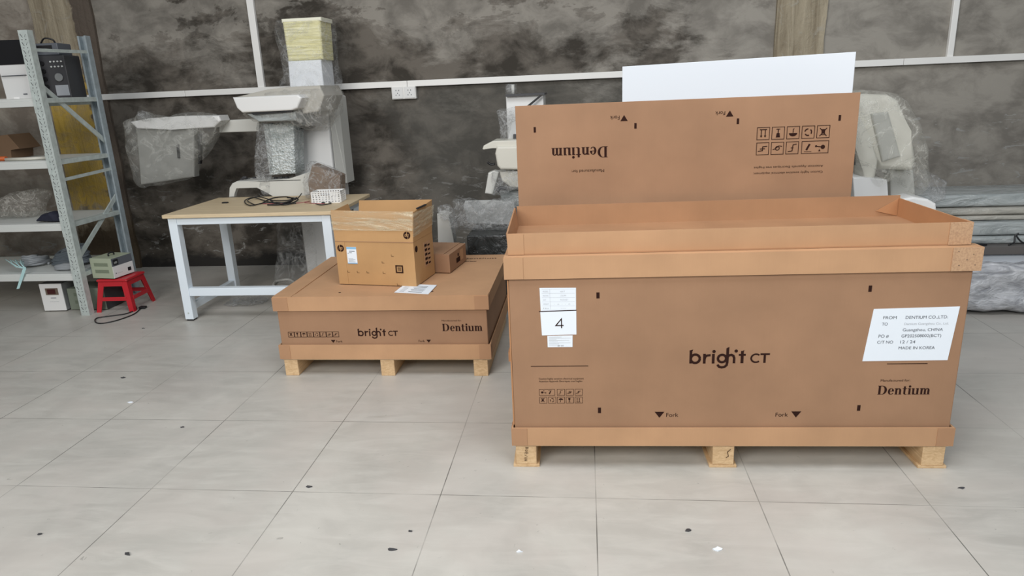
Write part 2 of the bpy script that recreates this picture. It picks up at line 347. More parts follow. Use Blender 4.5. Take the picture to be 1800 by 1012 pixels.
# ------------------------------------------------------------------ flat printing
class Print:
    """2D shapes laid on a plane: o origin, u right, v up (all in the parent's frame), scaled by s, optionally turned 180 degrees"""
    def __init__(s, o, u, v): s.o, s.u, s.v = Vector(o), Vector(u).normalized(), Vector(v).normalized(); s.bm = new(); s.q = 0; s.nn = s.u.cross(s.v); s.fr(0, 0, 1)
    def fr(s, x, y, k, rot=0., shear=0.): s.x, s.y, s.k, s.c, s.s, s.sh = x, y, k, math.cos(rot), math.sin(rot), shear; return s
    def pt(s, x, y):
        x += s.sh*y; a, b = (x*s.c-y*s.s)*s.k+s.x, (x*s.s+y*s.c)*s.k+s.y
        return s.o+s.u*a+s.v*b
    def poly(s, pts):
        s.q = (s.q+1) % 40; e = s.nn*(s.q*5e-6)
        try: f = s.bm.faces.new([s.bm.verts.new(s.pt(*p)+e) for p in pts])
        except Exception: pass
        return s
    def rect(s, x0, y0, x1, y1): return s.poly([(x0, y0), (x1, y0), (x1, y1), (x0, y1)])
    def disc(s, x, y, r, n=20, ry=None): ry = ry or r; return s.poly([(x+r*math.cos(2*math.pi*i/n), y+ry*math.sin(2*math.pi*i/n)) for i in range(n)])
    def stroke(s, pts, w, closed=False):
        n = len(pts); L, R = [], []
        for i in range(n):
            a = pts[i-1] if (i > 0 or closed) else pts[0]; b = pts[(i+1) % n] if (i < n-1 or closed) else pts[-1]
            p = pts[i]; d1 = (p[0]-a[0], p[1]-a[1]); d2 = (b[0]-p[0], b[1]-p[1])
            def nm(d):
                l = math.hypot(*d); return (d[0]/l, d[1]/l) if l > 1e-9 else None
            d1, d2 = nm(d1), nm(d2); d1 = d1 or d2; d2 = d2 or d1
            nx, ny = -(d1[1]+d2[1]), d1[0]+d2[0]; l = math.hypot(nx, ny) or 1; nx /= l; ny /= l
            c = max(.35, nx*-d1[1]+ny*d1[0]); ww = (w[i] if isinstance(w, (list, tuple)) else w)/2/c
            L.append((p[0]+nx*ww, p[1]+ny*ww)); R.append((p[0]-nx*ww, p[1]-ny*ww))
        for i in range(n if closed else n-1):
            j = (i+1) % n; s.poly([L[i], R[i], R[j], L[j]])
        return s
    def arc(s, x, y, r, a0, a1, w, ry=None, n=20):
        ry = ry or r; return s.stroke([(x+r*math.cos(math.radians(a0+(a1-a0)*i/n)), y+ry*math.sin(math.radians(a0+(a1-a0)*i/n))) for i in range(n+1)], w)
    def frame(s, x0, y0, x1, y1, w): return s.stroke([(x0, y0), (x1, y0), (x1, y1), (x0, y1)], w, True)
    def text(s, body, x, y, size, width=None, bold=0.):
        cu = bpy.data.curves.new('t', 'FONT'); cu.body = body; cu.size = size; cu.offset = 0
        ob = bpy.data.objects.new('t', cu); C.objects.link(ob)
        dg = bpy.context.evaluated_depsgraph_get(); me = bpy.data.meshes.new_from_object(ob.evaluated_get(dg))
        xs = [v.co.x for v in me.vertices] or [0, 1]; k = (width/(max(xs)-min(xs)) if width else 1); x0 = min(xs)
        vv = [s.bm.verts.new(s.pt((v.co.x-x0)*k+x, v.co.y+y)) for v in me.vertices]
        for p in me.polygons:
            try: s.bm.faces.new([vv[i] for i in p.vertices])
            except Exception: pass
        bpy.data.objects.remove(ob); bpy.data.curves.remove(cu); bpy.data.meshes.remove(me); return s
    def done(s, name, m, parent, gap=.022):
        n = s.u.cross(s.v)
        for f in s.bm.faces:
            f.normal_update()
            if f.normal.dot(n) < 0: f.normal_flip()
        # print blocks further apart than gap are separate parts
        s.bm.faces.ensure_lookup_table(); bx = []
        for f in s.bm.faces:
            a = [(v.co-s.o).dot(s.u) for v in f.verts]; b = [(v.co-s.o).dot(s.v) for v in f.verts]; bx.append([min(a)-gap/2, min(b)-gap/2, max(a)+gap/2, max(b)+gap/2, [f]])
        ch = True
        while ch:
            ch = False; out = []
            for q in bx:
                for r in out:
                    if q[0] < r[2] and r[0] < q[2] and q[1] < r[3] and r[1] < q[3]:
                        r[0], r[1], r[2], r[3] = min(q[0], r[0]), min(q[1], r[1]), max(q[2], r[2]), max(q[3], r[3]); r[4] += q[4]; ch = True; break
                else: out.append(q)
            bx = out
        for q in bx:
            b2 = new(); mp = {}
            for f in q[4]:
                for v in f.verts:
                    if v not in mp: mp[v] = b2.verts.new(v.co)
                b2.faces.new([mp[v] for v in f.verts])
            o = finish(name, b2, m, parent, recalc=False)
        s.bm.free(); return o
    # ---- marks
    def bright(s, x, y, width):
        sx, sy, k0, c0 = s.x, s.y, s.k, (s.c, s.s)
        k = width/838.; T = lambda a, b: (x+(a-190)*k, y+(278-b)*k)
        ln = lambda pts, w: s.stroke([T(*p) for p in pts], w*k)
        ln([(205, 128), (205, 278)], 28); s.poly([T(191, 140), T(191, 128), T(228, 118), T(219, 140)])
        s.arc(*T(252, 224), 48*k, 0, 360, 27*k)
        ln([(348, 168), (348, 280)], 28); ln([(350, 232), (356, 204), (374, 188), (412, 184)], 25)
        ln([(441, 170), (441, 280)], 28); s.disc(*T(446, 143), 18*k)
        s.arc(*T(533, 224), 43*k, 0, 360, 26*k); s.poly([T(574, 108), T(604, 92), T(602, 280), T(574, 280)])
        ln([(588, 265), (584, 300), (562, 320), (533, 326), (505, 318), (487, 294)], 26)
        ln([(590, 205), (606, 188), (630, 183), (650, 194), (659, 220), (659, 280)], 26); s.disc(*T(677, 140), 18*k)
        ln([(742, 140), (742, 280)], 30); s.poly([T(727, 150), T(760, 130), T(757, 150)]); ln([(706, 184), (778, 184)], 22)
        s.arc(*T(886, 224), 50*k, 48, 312, 18*k, 46*k); ln([(930, 179), (1028, 179)], 20); ln([(976, 179), (976, 278)], 24)
        return s
    def dentium(s, x, y, h):
        """bold high-contrast roman; h = cap height"""
        q = lambda a: x+a*h; r = lambda b: y+b*h
        def R(a, b, c, d): s.rect(q(a), r(b), q(c), r(d))
        def cres(cx, cy, ro, rv, ri, riv, dx, a0, a1, n=18):
            o = [(q(cx+ro*math.cos(math.radians(a0+(a1-a0)*i/n))), r(cy+rv*math.sin(math.radians(a0+(a1-a0)*i/n)))) for i in range(n+1)]
            p = [(q(cx+dx+ri*math.cos(math.radians(a0+(a1-a0)*i/n))), r(cy+riv*math.sin(math.radians(a0+(a1-a0)*i/n)))) for i in range(n+1)]
            for i in range(n): s.poly([o[i], o[i+1], p[i+1], p[i]])
        def stem(a, hgt=.70, foot=True, head=True, w=.2):
            R(a, 0, a+w, hgt)
            if foot: R(a-.06, 0, a+w+.06, .05)
            if head: s.poly([(q(a-.08), r(hgt)), (q(a-.08), r(hgt-.05)), (q(a), r(hgt-.09)), (q(a), r(hgt))])
        # D
        R(.08, 0, .30, 1); R(0, 0, .5, .05); R(0, .95, .5, 1); cres(.42, .5, .50, .5, .26, .45, 0, -90, 90)
        # e
        cres(1.33, .35, .30, .37, .13, .31, .03, 40, 325); R(1.2, .35, 1.58, .40); cres(1.33, .35, .30, .37, .10, .31, 0, 0, 42)
        # n
        stem(1.76); cres(2.10, .44, .24, .27, .06, .20, -.02, 0, 150); stem(2.14, .46, True, False)
        # t
        R(2.58, .08, 2.77, .92); s.poly([(q(2.58), r(.70)), (q(2.47), r(.66)), (q(2.47), r(.62)), (q(2.58), r(.62))]); R(2.47, .63, 2.92, .70); cres(2.79, .13, .21, .15, .03, .09, .02, 180, 320)
        # i
        stem(3.07); s.disc(q(3.17), r(.90), .125*h)
        # u
        stem(3.44, .70, False); R(3.60, .68, 3.62, .7); cres(3.74, .22, .30, .24, .11, .17, .02, 180, 330); stem(3.86, .70, False); R(3.86, 0, 4.12, .05)
        # m
        stem(4.26); cres(4.58, .44, .22, .27, .05, .20, -.02, 0, 150); stem(4.60, .46, True, False); cres(4.92, .44, .22, .27, .05, .20, -.02, 0, 150); stem(4.94, .46, True, False)
        return s
    def icon(s, kind, x, y, a, w=None, lw=.05):
        """handling mark in a frame of height a"""
        w = w or a; s.frame(x, y, x+w, y+a, a*lw); cx, cy = x+w/2, y+a/2; t = a*.07
        S = lambda pts, k=1: s.stroke([(x+p[0]*a, y+p[1]*a) for p in pts], t*k)
        if kind == 'up':
            for dx in (.34, .66): S([(dx, .2), (dx, .72)]); s.poly([(x+(dx-.1)*a, y+.66*a), (x+(dx+.1)*a, y+.66*a), (x+dx*a, y+.84*a)])
            S([(.2, .17), (.8, .17)])
        elif kind == 'glass':
            s.poly([(x+.33*a, y+.85*a), (x+.67*a, y+.85*a), (x+.62*a, y+.5*a), (x+.38*a, y+.5*a)]); S([(.5, .5), (.5, .18)], 1.2); S([(.34, .17), (.66, .17)])
        elif kind == 'umbrella':
            s.poly([(cx+.34*a*math.cos(math.radians(i*18)), cy+.04*a+.26*a*math.sin(math.radians(i*18))) for i in range(11)]); S([(.5, .5), (.5, .22), (.42, .17)])
        elif kind == 'recycle':
            for k in range(3): s.arc(cx, cy, a*.27, 30+120*k, 110+120*k, t*1.4, n=5)
        elif kind == 'bin':
            s.rect(x+.36*a, y+.3*a, x+.64*a, y+.66*a); S([(.3, .74), (.7, .74)]); S([(.22, .2), (.78, .86)]); S([(.78, .2), (.22, .86)])
        elif kind == 'hook': S([(.15, .2), (.45, .25), (.5, .75), (.85, .8)]); S([(.4, .5), (.62, .5)])
        elif kind == 'hand': S([(.12, .35), (.4, .3), (.7, .55), (.88, .6)]); s.arc(cx, cy, a*.16, 0, 360, t, n=10)
        elif kind == 'stack': S([(.12, .3), (.5, .34), (.5, .66), (.88, .7)]); S([(.3, .5), (.72, .52)])
        elif kind == 'tools':
            s.disc(x+.45*a, cy, a*.18, 10); S([(.5, .5), (.95, .45)]); s.disc(x+1.0*a, y+.42*a, a*.09, 8); s.poly([(x+.62*a, y+.85*a), (x+.8*a, y+.85*a), (x+.71*a, y+.65*a)])
            s.poly([(x+1.45*a, y+.25*a), (x+1.6*a, y+.2*a), (x+1.85*a, y+.7*a), (x+1.7*a, y+.76*a)]); S([(1.35, .86), (1.95, .86)], .6)
        return s
    def arrow(s, x, y, w, h): return s.poly([(x-w/2, y+h), (x+w/2, y+h), (x, y)])

# ------------------------------------------------------------------ the setting
bm = new(); box(bm, (-8, -3.5, -.1), (6.5, 6.04, 0)); struct(finish('floor', bm, M_floor))
bm = new(); box(bm, (-8, 6.04, -.1), (6.5, 6.24, 4.2)); struct(finish('wall_back', bm, M_wall))
bm = new(); box(bm, (-8.2, -3.5, -.1), (-8, 6.24, 4.2)); struct(finish('wall_left', bm, mat('plain_grey_render', (.22, .21, .19), .8, 0, .2)))
def pillar(name, x0, x1, m, proud):
    bm = new(); n = 26; rnd = random.Random(3)
    # rough sided pillar: side edges wander a little
    L = [(x0+.012*noise.noise(Vector((z*.9, 1, 0)))*2, z*4.2/n) for z in range(n+1)]; R = [(x1+.015*noise.noise(Vector((z*.7, 5, 0)))*2, z*4.2/n) for z in range(n+1)]
    pts = [(p[0], 6.04-proud, p[1]) for p in R]+[(p[0], 6.04-proud, p[1]) for p in L[::-1]]
    prism(bm, pts, (0, proud+.05, 0)); o = finish(name, bm, m); struct(o); return o
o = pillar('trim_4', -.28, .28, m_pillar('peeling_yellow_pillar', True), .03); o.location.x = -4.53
o = pillar('trim_5', -.19, .19, m_pillar('rough_board_pillar', False), .03); o.location.x = 1.70
M_trunk = mat('white_pvc_trunking', (.92, .91, .88), .35)
bm = new(); x = -7.5
while x < 6.2:
    box(bm, (x, 5.995, 1.572), (min(x+2.0, 6.2)-.003, 6.04, 1.622), 0, .003); x += 2.0
trk = struct(finish('trim_1', bm, M_trunk)); trk.location.z = -.018
bm = new(); box(bm, (-2.83, 6.005, 1.60), (-2.77, 6.04, 4.2), 0, .004); struct(finish('trim_2', bm, M_trunk))
bm = new(); box(bm, (2.82, 6.005, 1.60), (2.865, 6.04, 4.2), 0, .004); struct(finish('trim_3', bm, M_trunk))
s = empty('wall_socket', (-1.535, 6.04, 1.51), 0, 'white double power socket hanging just below the white wall trunking', 'power socket')
bm = new(); box(bm, (-.105, -.05, -.055), (.105, 0, .045), 0, .004); finish('back_box', bm, M_trunk, s)
for dx in (-.052, .052):
    bm = new(); box(bm, (dx-.047, -.056, -.048), (dx+.047, -.0505, .044), 0, .002); f = finish('face_plate', bm, M_white, s)
    bm = new()
    for a, b in ((-.012, .018), (.012, .018), (0, -.004), (-.014, -.02), (.014, -.02)): box(bm, (dx+a-.003, -.0575, b-.005), (dx+a+.003, -.0562, b+.003))
    finish('pin_holes', bm, M_inkg, f)

# ------------------------------------------------------------------ pallet crates
def strips(bm, w, d, z0, z1, t, off, notch=0.):
    """skirt: four boards round a w x d footprint, proud by off"""
    box(bm, (-off, -off, z0), (w+off, -off+t, z1)); box(bm, (-off, d+off-t, z0), (w+off, d+off, z1))
    box(bm, (-off, -off+t, z0), (-off+t, d+off-t, z1)); box(bm, (w+off-t, -off+t, z0), (w+off, d+off-t, z1)); return bm
def corner(bm, x, w, y, z0, z1, dirx, t=.002, a=.062, d=.06):
    """thin wrap round a front corner"""
    box(bm, (x, y-t, z0+.001), (x+dirx*a, y, z1-.001)); box(bm, (x-dirx*t, y-t, z0+.001), (x, y+d, z1-.001)); return bm
def crate(name, loc, rz, w, d, zt, zl, zc0, zc1, label, skid_x, skid_w, boards):
    r = empty(name, loc, rz, label, 'crate')
    p = None
    bm = new(); box(bm, (-.004, .0, zc0-.012), (w+.004, d, zc0+.0)); p = finish('pallet', bm, M_deck, r)
    for sx in skid_x:
        bm = new(); box(bm, (sx, .0, .012 if boards else 0), (sx+skid_w, d, zc0-.0125), 0, .002)
        if boards: box(bm, (sx-.012, -.002, 0), (sx+skid_w+.012, d, .0115), 0, .001)
        finish('runner', bm, M_pine, p)
    bm = new(); strips(bm, w, d, zc0-.004, zc1, .006, .012); c = finish('base_collar', bm, M_strip, r)
    for cx, cd_ in ((-.012, 1), (w+.012, -1)):
        bm = new(); corner(bm, cx, w, -.012, zc0-.004, zc1, cd_); finish('collar_corner', bm, M_mid, c)
    bm = new(); box(bm, (0, 0, zc0+.001), (w, d, zl), 0, .004); finish('body', bm, M_card, r)
    bm = new(); strips(bm, w, d, zl-.078 if zt-zl > 1 else zl, zt, .006, .013); return r, bm
# big crate
BW, BD = 1.690, .70
r, bm = crate('shipping_crate', (-.299, 2.53, 0), .0245, BW, BD, .895, .808, .107, .182,
    'large tall cardboard shipping crate on pine runners with a numbered white label at its left', (0.0, .795, BW-.088), .084, True)
box(bm, (-.012, -.012, .889), (BW+.012, BD+.012, .8945)); lid = finish('lid', bm, M_strip, r)
bm = new(); corner(bm, -.013, BW, -.013, .808, .894, 1, a=.072); lab(finish('lid_corner', bm, M_strip, lid), 'folded kraft corner at the left end of the lid')
bm = new(); corner(bm, BW+.013, BW, -.013, .808, .897, -1, .004, a=.10); lab(finish('lid_corner', bm, M_pressed, lid), 'speckled pressed-board corner at the right end of the lid')
for x, z in ((.02, .83), (.075, .83), (.03, .87), (.082, .882), (.05, .85)): bm = new(); box(bm, (BW+.013-x-.002, -.0182, z), (BW+.013-x+.002, -.0172, z+.0015)); finish('staple', bm, M_dark, lid)
body = [o for o in r.children if o.name.startswith('body')][0]
# side sheet standing a little proud at the left edge, as opened cardboard
bm = new(); box(bm, (-.0065, .004, .19), (-.001, BD-.01, .80)); box(bm, (-.015, .02, .46), (-.0066, .07, .50)); finish('side_sheet', bm, M_inner, body)
def front(parent, eps=.0008): return Print((0, -eps, 0), (1, 0, 0), (0, 0, 1))
P = front(body); P.bright(.690, .4535, .303)
P.dentium(1.405, .318, .037); P.text('Manufactured for:', 1.412, .372, .0135, .108, .02)
P.rect(.074, .4455, .300, .4485); P.rect(1.428, .4435, 1.575, .4465)
for x, z in ((.340, .736), (.343, .255), (1.337, .744), (1.342, .262)): P.rect(x-.006, z-.012, x+.006, z+.012)
P.arrow(.580, .222, .038, .026); P.text('Fork', .607, .226, .024, .047, .03); P.arrow(1.108, .222, .038, .026); P.text('Fork', 1.030, .226, .024, .047, .03)
P.text('Caution highly sensitive electrical equipment', .104, .390, .0105, .178, .02); P.text('Attention Appareils Electriques tres fragiles', .104, .379, .0105, .172, .02)
ix = .104; P.icon('tools', ix, .3215, .026, .062)
for i, k in enumerate(('hook', 'hand', 'stack')): P.icon(k, ix+.0715+i*.0355, .3215, .026, .030)
for i, k in enumerate(('bin', 'recycle', 'umbrella', 'glass', 'up')): P.icon(k, ix+i*.0355, .2875, .026, .030)
lab(P.done('printed_lettering', M_ink, body), 'brown-black printed logo, handling symbols and fork marks')
def label(parent, pts, m=M_paper, eps=.0016, name='paper_label', lb=None):
    bm = new(); prism(bm, [(x, -eps, z) for x, z in pts], (0, eps-.0004, 0)); o = finish(name, bm, m, parent)
    if lb: lab(o, lb)
    return o
L1 = label(body, [(.118, .770), (.257, .768), (.256, .679), (.120, .676)], lb='white table label, topmost of the three at the left')
P = front(body, .0020)
for i in range(6): P.stroke([(.126, .765-i*.0168), (.252, .7635-i*.0168)], .0007)
P.stroke([(.157, .765), (.158, .684)], .0007)
for i, (a, b, w1) in enumerate((('MODEL', 'bright CT', .018), ('PACKING', 'COLUMN', .022), ('UNIT', 'PACKAGE 1', .03), ('WEIGHT', '-  o  -  -  o  -', .075), ('No', '---', .02))):
    P.text(a, .130, .7525-i*.0168, .008, .022 if i != 2 else .012); P.text(b, .197-(.025 if i == 3 else 0), .752-i*.0168, .008, w1)
P.done('lettering', M_pale, L1)
L2 = label(body, [(.118, .6725), (.2568, .6765), (.2560, .579), (.122, .577)], lb='white label with the large numeral 4')
P = front(body, .0021); P.stroke([(.199, .606), (.199, .644), (.177, .617), (.207, .617)], .0042); P.poly([(.113, .6735), (.257, .6765), (.257, .680), (.113, .677)]); P.done('lettering', M_ink, L2)
L3 = label(body, [(.143, .5745), (.241, .5755), (.240, .5275), (.143, .5275)], lb='small pale data label under the numeral 4 label')
P = front(body, .0020)
for i in range(8): P.rect(.148, .569-i*.0048, .148+(.05, .085, .03, .08, .035, .084, .04, .06)[i], .5702-i*.0048)
P.rect(.182, .5305, .190, .5355); P.rect(.195, .531, .205, .534); P.done('lettering', M_pale, L3)
L4 = label(body, [(1.3365, .457), (1.6445, .4585), (1.6615, .670), (1.3575, .665)], lb='large slanting white address label')
P = front(body, .0022); P.fr(0, 0, 1)
def tx(P, t, x, z, sz, w):
    x += (z-.56)*.098; P.text(t, x, z, sz, w, .008)
for t, x, z, w in (('FROM', 1.388, .625, .048), ('TO', 1.388, .600, .021), ('PO #', 1.386, .552, .037), ('C/T NO', 1.386, .528, .057)): tx(P, t, x, z, .0165, w)
for t, x, z, w in (('DENTIUM CO.,LTD.', 1.468, .625, .150), ('Guangzhou, CHINA', 1.468, .576, .143), ('GP202508002(BCT)', 1.468, .552, .142), ('12 / 24', 1.469, .528, .054), ('MADE IN KOREA', 1.468, .504, .130)): tx(P, t, x, z, .0165, w)
P.done('lettering', M_inkg, L4, .008)
P = front(body, .0022); tx(P, 'Dentium Guangzhou Co., Ltd.', 1.468, .601, .0125, .158); P.done('lettering', M_pale, L4)
# handwriting on the left block
P = Print((0, -.0008, 0), (1, 0, 0), (0, 0, 1))
P.fr(.040, .090, 1, -math.pi/2-.12)
P.stroke([(0, 0), (0, .012), (.007, .010), (.001, .006), (.008, .003), (0, 0)], .0016); P.arc(.016, .005, .004, 0, 330, .0016); P.arc(.027, .004, .004, 0, 330, .0016); P.arc(.026, .010, .003, 0, 330, .0016)
P.stroke([(.036, -.002), (.042, .013)], .0016); P.stroke([(.046, .0), (.049, .012), (.053, 0)], .0016); P.stroke([(.056, .012), (.056, 0)], .0016); P.stroke([(.056, .006), (.062, .006)], .0016); P.stroke([(.062, .013), (.063, 0)], .0016)
pal = [o for o in r.children if o.name.startswith('pallet')][0]
P.fr(.835, .062, 1); P.stroke([(.03, .02), (.018, .008), (.022, -.012), (.012, -.018)], .0025)
lab(P.done('handwriting', M_ink, pal), 'black marker scrawl on the pine block ends')

# small crate
SW, SD = 1.165, .90
r, bm = crate('shipping_crate', (-1.698, 3.462, 0), .0, SW, SD, .464, .386, .107, .188,
    'low flat cardboard pallet crate carrying the taped brown carton', (0.0, .555, SW-.088), .078, False)
box(bm, (-.012, -.012, .458), (SW+.012, SD+.012, .4635)); lid = finish('lid', bm, M_strip, r)
bm = new(); box(bm, (-.012, -.012, .4637), (.095, SD+.012, .468)); box(bm, (.096, -.012, .4637), (SW+.012, .045, .4665)); lab(finish('folded_flap', bm, M_strip, lid), 'raised cardboard flap along the left and front of the lid')
bm = new(); corner(bm, -.013, SW, -.013, .386, .463, 1, a=.085); finish('lid_corner', bm, M_mid, lid); bm = new(); corner(bm, SW+.013, SW, -.013, .386, .463, -1, a=.075); finish('lid_corner', bm, M_mid, lid)
body = [o for o in r.children if o.name.startswith('body')][0]
P = front(body); P.bright(.445, .236, .225); P.dentium(.918, .262, .042); P.text('Manufactured for:', .918, .318, .012, .108, .03)
for i, k in enumerate(('bin', 'glass', 'umbrella', 'up', 'recycle', 'hook', 'hand', 'stack')): P.icon(k, .047+i*.0365, .231, .030, .0335, .08)
P.arrow(.300, .196, .026, .017); P.text('Fork', .318, .199, .018, .034, .03); P.arrow(.838, .196, .026, .017); P.text('Fork', .782, .199, .018, .034, .03)
lab(P.done('printed_lettering', M_ink, body), 'brown-black printed logo, handling symbols and fork marks')
bm = new()
p = [atz(x, y, .4668)-Vector((-1.698, 3.462, 0)) for x, y in ((693, 514), (712, 499), (768, 501), (753, 517))]
prism(bm, p, (0, 0, .0012)); pl = lab(finish('paper_label', bm, M_paper, lid), 'white paper sheet stuck on the lid')
u = (p[3]-p[0]); v = (p[1]-p[0]); P = Print((p[0].x, p[0].y, .4684), u, v)
for i in range(6): P.rect(.075+(i % 2)*.01, .02+i*.022, .155, .026+i*.022); P.rect(.02, .02+i*.022, .05, .024+i*.022)
P.done('lettering', M_inkg, pl)
P = Print((0, 0, .4642), (1, 0, 0), (0, 1, 0))
for x in (.34, .86): P.disc(x, .075, .008, 8)
P.text('Dentium', .90, .80, .05, .22, .03); P.dentium(.9, .73, .02); lab(P.done('printed_lettering', M_ink, lid), 'small dark print at the back of the lid')

# ------------------------------------------------------------------ open tray on the big crate
t = empty('cardboard_tray', (-.297, 2.548, .8955), .030, 'long shallow open cardboard tray lying on top of the big crate', 'tray')
TW, TD, TH = 1.675, .560, .083
bm = new(); box(bm, (0, 0, 0), (TW, TD, .005)); finish('base', bm, M_tray, t)
def wallbm(a, b, h=TH): bm = new(); box(bm, a, (b[0], b[1], h)); return bm
finish('side_wall', wallbm((0, 0, .005), (TW, .006)), M_strip, t)
finish('side_wall', wallbm((0, TD-.006, .005), (TW, TD), TH+.012), M_tray, t)
bm = new(); prism(bm, [(0, .006, .005), (0, TD-.006, .005), (-.012, TD-.006, TH+.006), (-.006, .006, TH)], (.006, 0, 0)); finish('side_wall', bm, M_tray, t)
finish('side_wall', wallbm((TW-.006, .006, .005), (TW, TD-.006)), M_inner, t)
bm = new(); corner(bm, 0, TW, 0, 0.001, TH-.001, 1, a=.06); lab(finish('corner_wrap', bm, M_strip, t), 'folded kraft corner at the left of the tray')
bm = new(); corner(bm, TW, TW, 0, 0.001, TH+.002, -1, .004, a=.075); lab(finish('corner_wrap', bm, M_pressed, t), 'speckled pressed-board corner at the right of the tray')
bm = new()
prism(bm, [(TW-.007, TD-.007, .006), (TW-.007, TD-.007, TH), (TW-.10, TD-.012, .03)], (0, -.002, 0)); finish('corner_gusset', bm, M_inner, t)

# ------------------------------------------------------------------ upright cardboard panel behind the tray
PX0, PW, PH = -.312, 1.478, .534
t = empty('cardboard_sheet', (PX0, 3.185, .8955), .0, 'tall printed cardboard panel standing upside down behind the open tray', 'cardboard')
bm = new(); box(bm, (0, 0, 0), (PW, .007, PH), 0, .001); sh = finish('sheet', bm, M_card, t)
bm = new(); prism(bm, [(0, .0075, 0), (0, .0075, PH), (-.004, .04, PH-.005), (-.004, .04, 0)], (.005, 0, 0)); finish('folded_edge', bm, M_inner, sh); bm = new(); box(bm, (PW-.005, .0075, 0), (PW, .05, PH-.004)); finish('folded_edge', bm, M_inner, sh)
P = Print((0, -.0008, 0), (1, 0, 0), (0, 0, 1))
def px(x, y): q = at(x, y, 3.185); return q.x-PX0, q.z-.8955
R180 = math.pi
x, z = px(1068, 257); P.fr(x, z, 1, R180); P.dentium(0, 0, .0485)
x, z = px(1062, 297); P.fr(x, z, 1, R180); P.text('Manufactured for:', 0, 0, .019, .148, .012)
for ax, ay in ((1097, 208), (1283, 200)):
    x, z = px(ax, ay-6); P.fr(x, z, 1, R180); P.arrow(0, 0, .032, .026); P.text('Fork', .020, .002, .024, .042, .03)
x, z = px(1446, 300); P.fr(x, z, 1, R180); P.text('Caution highly sensitive electrical equipment', 0, 0, .0135, .295, .01); P.text('Attention Appareils Electriques tres fragiles', 0, -.026, .0135, .295, .01)
x, z = px(1457, 247); P.fr(x, z, 1, R180)
P.icon('tools', 0, 0, .052, .112)
for i, k in enumerate(('hook', 'hand', 'stack')): P.icon(k, .126+i*.063, 0, .052)
x, z = px(1459, 220); P.fr(x, z, 1, R180)
for i, k in enumerate(('bin', 'recycle', 'umbrella', 'glass', 'up')): P.icon(k, i*.063, 0, .052)
P.fr(0, 0, 1)
for ax, ay in ((940, 228), (1117, 221), (1297, 213), (1476, 207)):
    x, z = px(ax, ay); P.rect(x-.005, z-.012, x+.005, z+.012)
lab(P.done('printed_lettering', M_ink, sh), 'upside-down printed logo, handling symbols and fork marks')
# white foam board behind
a, b = at(1094, 117, 3.72), at(1505, 91, 3.50)
bm = new(); prism(bm, [(a.x, a.y, 0), (b.x, b.y, 0), (b.x, b.y, b.z), (a.x, a.y, a.z)], (.006, .028, 0), 0, .002); o = finish('foam_board', bm, M_foamw)
tag(o, 'plain white foam board standing tall behind the printed cardboard panel', 'board')

# ------------------------------------------------------------------ taped carton on the small crate
HX, HY, HZ = -1.414, 3.700, .4685
t = empty('cardboard_carton', (HX, HY, HZ), -.160, 'taped brown carton with raised flaps and a small blue-topped white label', 'carton')
cw, cdp, ch, ct = .476, .285, .250, .425
bm = new(); box(bm, (0, 0, 0), (cw, cdp, .004)); box(bm, (0, 0, .004), (cw, .004, ch)); box(bm, (0, cdp-.004, .004), (cw, cdp, ch)); box(bm, (0, .004, .004), (.004, cdp-.004, ch)); box(bm, (cw-.004, .004, .004), (cw, cdp-.004, ch))
cb = finish('body', bm, M_carton, t)
bm = new(); prism(bm, [(0, -.001, ch+.001), (cw, -.001, ch+.001), (cw+.006, .012, ct-.01), (-.008, .004, ct)], (0, .004, 0)); f1 = finish('flap', bm, M_carton, t)
bm = new(); prism(bm, [(0, cdp-.004, ch+.001), (cw, cdp-.004, ch+.001), (cw, cdp+.03, ct+.01), (.01, cdp+.03, ct+.005)], (0, .004, 0)); finish('flap', bm, M_carton, t)
bm = new(); prism(bm, [(cw-.003, .003, ch+.001), (cw-.003, cdp-.005, ch+.001), (cw-.003, cdp+.028, ct+.008), (cw+.004, .014, ct-.012)], (.004, 0, 0)); finish('flap', bm, M_carton, t)
bm = new(); prism(bm, [(0, .004, ch+.001), (0, cdp-.005, ch+.001), (-.05, cdp-.005, ct-.01), (-.012, .006, ct-.01)], (.004, 0, 0)); finish('flap', bm, M_carton, t)
bm = new(); box(bm, (-.003, -.0035, .33), (cw+.006, -.0022, .33)); bm.free(); bm = new()
# stretch film wound round the raised flaps
prism(bm, [(-.006, -.003, ch+.064), (cw+.004, -.003, ch+.064), (cw+.010, .009, ct-.006), (-.010, .0015, ct-.001)], (0, -.0016, 0))
prism(bm, [(cw+.004, -.002, ch+.03), (cw+.006, cdp, ch+.045), (cw+.009, cdp+.028, ct-.02), (cw+.0105, .010, ct-.014)], (.0016, 0, 0))
finish('film_band', bm, M_tape, t)
bm = new(); box(bm, (0, -.0025, ch-.002), (cw, 0, ch+.001)); finish('crease', bm, M_card, cb)
bm = new(); box(bm, (0.0, -.0018, 0), (.058, -.0002, ch-.003)); finish('glue_tab', bm, M_carton, cb)
def hp(P, x, y, r, m=None):
    P.disc(x, y, r, 28); return P
def hplet(P, x, y, r):
    P.fr(x, y, r, 0, .22)
    P.stroke([(-.42, -.35), (-.42, .95)], .13); P.stroke([(-.42, .25), (-.1, .30), (-.05, .15), (-.05, -.38)], .13)
    P.stroke([(.12, -.95), (.12, .30)], .13); P.stroke([(.12, .27), (.48, .27), (.50, -.28), (.12, -.30)], .13); P.fr(0, 0, 1)
P = front(cb, .0026); hp(P, .032, ch-.040, .0205)
P.frame(.362, .078, .400, .116, .007)
for i in range(3): P.rect(.370, .089+i*.007, .392, .092+i*.007)
for x, z in ((.06, .07), (.12, .07), (.18, .07), (.28, .07), (.28, .13), (.34, .17), (.36, .004)): P.stroke([(x, z+.010), (x, z), (x+.014, z)], .0016)
